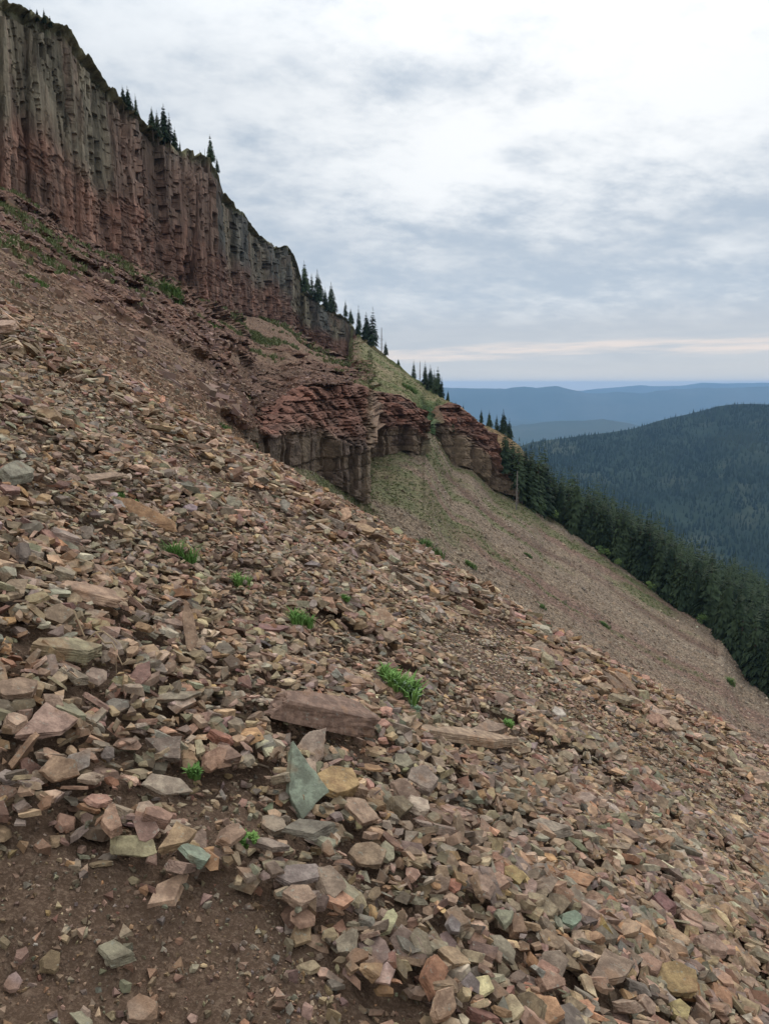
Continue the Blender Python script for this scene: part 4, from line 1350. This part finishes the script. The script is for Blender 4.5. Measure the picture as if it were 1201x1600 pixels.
# rim trees: photo x, height in photo px, kind, label
RIM = [
    (46, 12, 'live', 'tiny conifer, first on the skyline at the top left'), (58, 15, 'live', 'tiny conifer on the top left skyline, second from the left edge'),
    (68, 18, 'live', 'small pointed conifer on the top left skyline, third along'), (78, 14, 'live', 'tiny conifer at the right end of the top left group'),
    (193, 24, 'live', 'slim conifer, leftmost of the thin trio on the cliff top'), (201, 30, 'live', 'tallest slim conifer of the thin trio on the cliff top'),
    (213, 26, 'live', 'slim conifer, lowest of the thin trio on the cliff top'),
    (238, 30, 'live', 'bushy conifer at the upper end of the dark cliff-top clump'), (246, 32, 'live', 'second conifer of the dark cliff-top clump'),
    (256, 46, 'live', 'tallest conifer of the dark cliff-top clump'), (264, 38, 'live', 'conifer just right of the tallest in the cliff-top clump'),
    (271, 30, 'live', 'conifer near the lower end of the cliff-top clump'), (280, 18, 'live', 'smallest conifer at the lower end of the cliff-top clump'),
    (311, 12, 'dead', 'tiny bare snag on the cliff top above the red columns'), (321, 14, 'dead', 'bare snag beside a conifer on the cliff top'),
    (329, 34, 'live', 'conifer leaning over the drop at the corner of the cliff'), (338, 22, 'live', 'short conifer just below the corner tree'),
    (477, 42, 'live', 'broad conifer right behind the cliff tower'), (487, 36, 'live', 'second conifer behind the cliff tower'), (496, 44, 'live', 'tall conifer in the middle of the row past the cliff tower'),
    (507, 30, 'live', 'thin conifer in the row past the cliff tower'), (518, 38, 'live', 'conifer with ragged top at the end of the row past the tower'),
    (541, 26, 'live', 'small conifer, first of the middle skyline group'), (549, 22, 'live', 'short conifer, second of the middle skyline group'), (559, 40, 'live', 'bushy conifer in the middle skyline group'),
    (573, 38, 'live', 'wide conifer near the end of the middle skyline group'), (582, 52, 'live', 'tallest conifer, last of the middle skyline group'),
    (597, 34, 'dead', 'bare dead pole standing past the middle skyline group'), (602, 22, 'live', 'small conifer beside the bare dead pole'),
    (622, 10, 'live', 'tiny bush-like conifer alone on the skyline'),
    (646, 28, 'live', 'first pointed conifer of the lower skyline row'), (656, 28, 'dead', 'thin grey tree, second of the lower skyline row'), (664, 34, 'live', 'third conifer of the lower skyline row'),
    (671, 34, 'live', 'fourth conifer of the lower skyline row'), (678, 30, 'live', 'fifth conifer of the lower skyline row'), (685, 40, 'live', 'widest conifer of the lower skyline row'),
    (690, 30, 'live', 'last conifer of the lower skyline row'), (699, 18, 'live', 'small spire conifer below the lower skyline row'),
    (712, 11, 'live', 'tiny conifer halfway to the next group'), (723, 13, 'live', 'tiny conifer on the skyline above the reddish point'),
    (752, 24, 'live', 'conifer, first above the third red buttress'), (764, 24, 'live', 'conifer, second above the third red buttress'), (775, 26, 'live', 'slim conifer at the end of the red buttress'),
    (786, 36, 'live', 'tall conifer where the forest begins'), (796, 30, 'live', 'conifer behind the first forest tree'),
]
for n_, (px_, hp, kd, lb) in enumerate(RIM):
    p, d_ = on_rim(px_, 1.0 if px_ > 230 else .5)
    tree(p, hp * d_ / FPX * 1.12, kd, n_ * 5 + 2, lb, 'conifers along the skyline', wide=random.uniform(.95, 1.35))

# trees standing in the open around the last buttress
SPOT = [(778, 738, 72, 'live'), (790, 760, 78, 'live'), (803, 772, 96, 'live'), (814, 786, 98, 'live'), (826, 792, 100, 'live'), (838, 800, 104, 'live'), (849, 806, 92, 'live'),
        (806, 797, 62, 'dead'), (843, 806, 26, 'aspen'), (857, 806, 36, 'aspen'), (705, 672, 14, 'live'), (668, 716, 10, 'aspen')]
SL = ['dark conifer against the end of the third red buttress', 'conifer at the foot of the last buttress', 'tall conifer in front of the brown cleared patch', 'tall conifer at the near corner of the forest',
      'second tall conifer from the forest corner', 'tall dark conifer above the bright young aspens', 'conifer right of the bright young aspens', 'grey dead tree beside the last rock outcrop',
      'small bright green bush at the forest corner', 'bright green young aspen at the forest edge', 'small dark conifer growing on the third buttress', 'low green bush in the gully']
for n_, ((px_, py_, hp, kd), lb) in enumerate(zip(SPOT, SL)):
    j = col_of(px_); cy_ = project(HILL[o0:, j])[1]
    k = int(np.argmin(np.abs(cy_ - py_))); p = HILL[o0 + k, j]
    tree(p - np.array([0, 0, .3]), hp * p[1] / FPX * 1.02, kd, n_ * 7 + 1, lb, wide=random.uniform(1, 1.35), name='bush' if 'bush' in lb else None)

# forest on the right
F0 = 818
fm = ((QB == 2) | (QB == 3)) & (PXG[:-1, :-1] > F0)
P, i, j = scatter(fm * 1.0, 4200)
keepi = []
gridd = {}
for k in RNG.permutation(len(P)):
    c_ = (int(P[k, 0] // 2.6), int(P[k, 1] // 2.6))
    if any((c_[0] + a, c_[1] + b) in gridd and np.hypot(*(P[k, :2] - P[gridd[(c_[0] + a, c_[1] + b)], :2])) < 2.7 for a in (-1, 0, 1) for b in (-1, 0, 1)): continue
    gridd[c_] = k; keepi.append(k)
P = P[keepi]
# a front rank right along the edge of the talus
ej = np.arange(col_of(822), col_of(1330), 4)
fr_ = []
for j_ in ej:
    for rep in range(2):
        k = o3 - 1 - int(RNG.integers(0, 26)); fr_.append(HILL[k, min(j_ + int(RNG.integers(-2, 3)), NC - 1)])
P = np.concatenate([np.array(fr_), P])
ppx, ppy, pd = project(P)
vk = (ppx > 760) & (ppx < 1290)
P, ppx, ppy, pd = P[vk], ppx[vk], ppy[vk], pd[vk]
edge_row = np.interp(ppx, PX, L3)
ht = np.minimum(14.0 * np.exp(RNG.normal(0, .30, len(P))), 19)
ht = np.where(ppx > 1050, ht * .86, ht) * np.where(edge_row - ppy < 12, .88, 1.0)
topl = np.interp(ppx, [760, 790, 812, 830, 870, 900, 950, 1000, 1050, 1100, 1150, 1201, 1390], [650, 668, 682, 688, 712, 735, 760, 790, 812, 845, 855, 865, 900])
ht = np.minimum(ht, (ppy - topl + RNG.uniform(-24, 12, len(P))) * pd / FPX)
vk = ht > 3.0
P, ppx, ppy, pd, ht, edge_row = P[vk], ppx[vk], ppy[vk], pd[vk], ht[vk], edge_row[vk]
so = np.argsort(pd)
FZONE = [(870, 'at the upper corner of the forest'), (915, 'just past the bright young aspens'), (960, 'in the upper part of the forest edge'), (1005, 'on the upper middle of the forest edge'),
         (1050, 'in the middle of the forest edge'), (1090, 'on the lower middle of the forest edge'), (1130, 'in the lower forest edge'), (1170, 'near the right border of the forest edge'), (9999, 'at the right border of the picture')]
for k in so[:250]:
    zn = next(l for z_, l in FZONE if ppx[k] < z_)
    wd_ = random.uniform(.78, 1.15); g_ = edge_row[k] - ppy[k]
    lb = ('tall ' if ht[k] > 15 else ('short ' if ht[k] < 10.5 else 'middle-sized ')) + ('broad' if wd_ > .97 else 'slim') + ' dark conifer ' + zn + (', front rank' if g_ < 8 else (', second rank' if g_ < 22 else ', back rank'))
    tree(P[k] - np.array([0, 0, .3]), ht[k], 'live', int(k), lb, 'conifers of the forest edge', wide=wd_)
# the rest of the forest as one mass of the same trees, thinned
def thin_crown(seed):
    me = conifer_crown(seed, whorls=12, per=6, width=.21); v = np.array([v.co[:] for v in me.vertices]); f = np.array([p.vertices[:] for p in me.polygons]); return v, f


THIN = [thin_crown(40 + s) for s in range(6)]
rest = so[250:]
V, F, off = [], [], 0
for k in rest:
    v, f = THIN[k % 6]; a = random.uniform(0, 6.28); c, s = math.cos(a), math.sin(a); wd = random.uniform(.8, 1.15)
    vv2 = v * ht[k]; x = (vv2[:, 0] * c - vv2[:, 1] * s) * wd; y = (vv2[:, 0] * s + vv2[:, 1] * c) * wd
    V.append(np.stack([x, y, vv2[:, 2]], -1) + P[k]); F.append(f + off); off += len(v)
put('forest', mesh_np('forest', np.concatenate(V), np.concatenate(F)), M_NEEDLE, kind='stuff', label='dense conifer forest falling away beyond the talus edge')

# young aspens and shrubs along the forest edge
for n_, (px_, up_) in enumerate([(864, 8), (938, 7), (945, 5), (963, 9), (1016, 5), (1096, 6)]):
    j = col_of(px_); p = HILL[o3 - 1 + 2, j]
    tree(p - np.array([0, 0, .2]), random.uniform(1.6, 3.4), 'aspen', n_, 'low light green young aspen along the forest edge above the talus', 'young aspens along the forest edge', wide=1.4)

# bushes on the talus
BUSH = [(668, 852, 34, 20, 'large bright green bush on the talus just beyond the scree crest'), (775, 932, 30, 14, 'long low green bush at the crest below the talus'),
        (735, 882, 18, 8, 'small green bush on the grassy talus'), (865, 985, 12, 9, 'round green bush on the pink talus near the crest'), (965, 1057, 20, 8, 'low green bush near the crest at right of centre'),
        (917, 1020, 12, 7, 'yellowish small bush near the crest'), (1060, 945, 24, 11, 'dark green juniper bush close to the forest edge'), (1140, 1064, 9, 14, 'small dark seedling bush alone on the talus at right'),
        (1064, 1108, 12, 8, 'tiny green bush above the crest at right'), (823, 866, 12, 6, 'small dark bush under the trail line'), (945, 975, 14, 8, 'green clump in the middle of the talus'),
        (845, 945, 14, 7, 'narrow green clump above the crest'), (1120, 1150, 10, 6, 'lone bush at the right crest'), (268, 458, 26, 34, 'tall bright green shrub at the foot of the red columns'),
        (325, 508, 26, 10, 'green grass clump on the bench below the overhang'), (90, 425, 30, 14, 'yellow-green grass hummock on the bench at left'), (60, 440, 24, 12, 'yellow-green clump near the left edge of the bench'),
        (350, 668, 26, 14, 'green bush on the bench above the scree crest'), (395, 692, 16, 12, 'dull green bush beside the first red blocks'), (640, 606, 22, 8, 'green shrub patch on top of the second buttress')]
for n_, (px_, py_, wp, hp, lb) in enumerate(BUSH):
    j = col_of(px_); cy_ = project(HILL[o0:, j])[1]; k = int(np.argmin(np.abs(cy_ - (py_ + hp * .4)))); p = HILL[o0 + k, j]; d_ = p[1]
    nb = 26
    r_ = wp * d_ / FPX * .5
    Q = p[None] + np.stack([RNG.normal(0, r_ * .5, nb), RNG.normal(0, r_ * .6, nb), np.zeros(nb)], -1)
    Q[:, 2] += -.62 * (Q[:, 0] - p[0]) - .05 * (Q[:, 1] - p[1])
    hh = hp * d_ / FPX
    blades(Q - p, np.full(nb, hh * .8), np.full(nb, max(r_ * .10, .03)), 16, np.full(nb, r_ * .45), 'bush', M_BUSH, label=lb, category='bush', group='bushes dotted over the slopes').location = [float(t) for t in p]

# ---- fresh plants growing out of the near scree
def surf(x, y):
    return float(Hm[int((y - GY0) / RES), int((x - GX0) / RES)])


PL = [(292, 882, 50, 46, 'grass', 'largest grass tuft, just below the orange-brown tilted slab'), (378, 918, 26, 24, 'grass', 'small yellowish grass tuft right of the largest one'),
      (463, 990, 36, 26, 'weed', 'bright green leafy tuft above right of the flat maroon stone'), (603, 1078, 30, 24, 'weed', 'upper half of the leafy plant at the centre of the scree'),
      (628, 1102, 44, 34, 'leafy', 'broad leafy green plant with silvery leaves at the centre of the scree'), (305, 1232, 14, 22, 'weed', 'small green sprig above the pale buff pointed slab'),
      (376, 1330, 18, 16, 'weed', 'small weed between the brown pyramid and mauve slab'), (398, 1358, 12, 10, 'weed', 'tiny weed at the rim of the bare soil'), (192, 792, 24, 8, 'grass', 'short grass above the orange-brown tilted slab'),
      (648, 1130, 24, 10, 'silver', 'pale silvery sprig left of the long tan slab'), (540, 960, 10, 10, 'grass', 'thin grass blades high on the mid scree'), (795, 1175, 12, 10, 'weed', 'tiny weed behind the long tan slab')]
for n_, (px_, py_, wp, hp, kd, lb) in enumerate(PL):
    x_, y_, z_ = hit_near(px_, py_ + hp * .25); zt_ = surf(x_, y_); d_ = math.sqrt(x_ * x_ + y_ * y_ + z_ * z_)
    r_ = wp / FPX * d_ * .55; hh = hp / FPX * d_ * .75
    nb = {'grass': 7, 'weed': 10, 'leafy': 12, 'silver': 5}[kd]
    Q = np.stack([RNG.normal(0, r_ * .42, nb), RNG.normal(0, r_ * .42, nb), np.zeros(nb)], -1)
    Q[:, 2] = -.5 * Q[:, 0]
    bw = {'grass': .0055, 'weed': .010, 'leafy': .015, 'silver': .018}[kd]
    ob = blades(Q, np.full(nb, hh), np.full(nb, bw), 46 if kd == 'grass' else 20, np.full(nb, r_ * .5), 'grass_tuft' if kd == 'grass' else 'green_plant',
                M_LEAFW if kd == 'silver' else M_GRASS, label=lb, category='grass' if kd == 'grass' else 'plant')
    ob.location = (x_, y_, zt_ + .005)
    if kd == 'leafy':
        sv_ = blades(Q * .8 + np.array([.02, -.02, .01]), np.full(nb, hh * .6), np.full(nb, .018), 3, np.full(nb, r_ * .4), 'silvery_leaves', M_LEAFW, parent=ob)

# dry root lying on the stones at mid left
bm = bmesh.new()
def tube(pts, r0, r1):
    rings = []
    for k, p in enumerate(pts):
        p = Vector(p); r = r0 + (r1 - r0) * k / (len(pts) - 1)
        rings.append([bm.verts.new(p + Vector((0, math.cos(q * PI / 3) * r, math.sin(q * PI / 3) * r))) for q in range(6)])
    for a, b in zip(rings[:-1], rings[1:]):
        for q in range(6): bm.faces.new((a[q], a[(q + 1) % 6], b[(q + 1) % 6], b[q]))
def pth(l):
    o = []
    for (a, b) in l:
        x_, y_, z_ = hit_near(a, b); o.append((x_, y_ - .02, max(surf(x_, y_), z_) + .03))
    return o
tube(pth([(124, 1018), (140, 1022), (156, 1030), (170, 1044), (182, 1056), (196, 1066), (212, 1070)]), .006, .003)
tube(pth([(156, 1030), (168, 1036), (182, 1046), (194, 1048)]), .004, .002)
tube(pth([(182, 1056), (188, 1066), (186, 1078)]), .003, .0015)
me = bpy.data.meshes.new('dry_root'); bm.to_mesh(me); bm.free()
M_ROOT = new_mat('dry_root', .8, .2)[0]; M_ROOT.node_tree.nodes['Principled BSDF'].inputs['Base Color'].default_value = (.34, .24, .14, 1)
put('dry_root', me, M_ROOT, label='pale dry forked root lying on the stones at mid left', category='root')

# ------------------------------------------------------------ trees of the hill across the valley
nt = 26000
hx, hy = HX[:200], HYY[:200]; hzz = HZ[:200]
r_i = RNG.random(nt) * 198; r_j = RNG.random(nt) * 338
wy = (hy[r_i.astype(int), r_j.astype(int)] / 2700) ** 1.0
kk_ = RNG.random(nt) < wy * 1.2
r_i, r_j = r_i[kk_], r_j[kk_]
i_, j_ = r_i.astype(int), r_j.astype(int); fa, fb = (r_i - i_), (r_j - j_)
def bil(A): return A[i_, j_] * (1 - fa) * (1 - fb) + A[i_ + 1, j_] * fa * (1 - fb) + A[i_, j_ + 1] * (1 - fa) * fb + A[i_ + 1, j_ + 1] * fa * fb
TP = np.stack([bil(hx), bil(hy), bil(hzz)], -1)
cl_ = fbm(TP[:, 0] * .006, TP[:, 1] * .004, oct=4, seed=160)
TP = TP[(cl_ > -.42) | (RNG.random(len(TP)) < .25)]
n = len(TP); th_ = 9.5 * np.exp(RNG.normal(0, .3, n)); tw = th_ * RNG.uniform(.16, .26, n)
ring = np.array([(math.cos(a), math.sin(a)) for a in [0, 2.09, 4.19]])
V = np.zeros((n, 4, 3)); V[:, 3] = TP; V[:, 3, 2] += th_
V[:, :3, 0] = TP[:, None, 0] + ring[None, :, 0] * tw[:, None]; V[:, :3, 1] = TP[:, None, 1] + ring[None, :, 1] * tw[:, None]; V[:, :3, 2] = TP[:, None, 2] - 1
o_ = (np.arange(n) * 4)[:, None, None]
Fh = (o_ + np.array([[0, 1, 3], [1, 2, 3], [2, 0, 3]])[None]).reshape(-1, 3)
M_HT = far_mat('hill_trees', (.015, .027, .017), (.028, .042, .025), .01, (.055, .068, .040))
put('hill_forest', mesh_np('hill_forest', V.reshape(-1, 3), Fh), M_HT, kind='stuff', label='countless small conifers covering the hill across the valley')

# ------------------------------------------------------------ the air
hb = bpy.data.meshes.new('haze'); bm = bmesh.new()
bmesh.ops.create_cube(bm, size=1.0); bm.to_mesh(hb); bm.free()
top = float(HILL[..., 2].max() + 6)
haze = bpy.data.objects.new('haze', hb); C.objects.link(haze)
haze.scale = (60000, 24000, top + 562); haze.location = (0, 8200, (top - 562) / 2)
haze['kind'] = 'stuff'
mh = bpy.data.materials.new('haze'); mh.use_nodes = True; mh.node_tree.nodes.clear()
pv = mh.node_tree.nodes.new('ShaderNodeVolumePrincipled'); om = mh.node_tree.nodes.new('ShaderNodeOutputMaterial')
pv.inputs['Color'].default_value = (.35, .58, .90, 1); pv.inputs['Density'].default_value = .62e-4
mh.node_tree.links.new(pv.outputs[0], om.inputs['Volume']); hb.materials.append(mh)
mh.cycles.homogeneous_volume = True
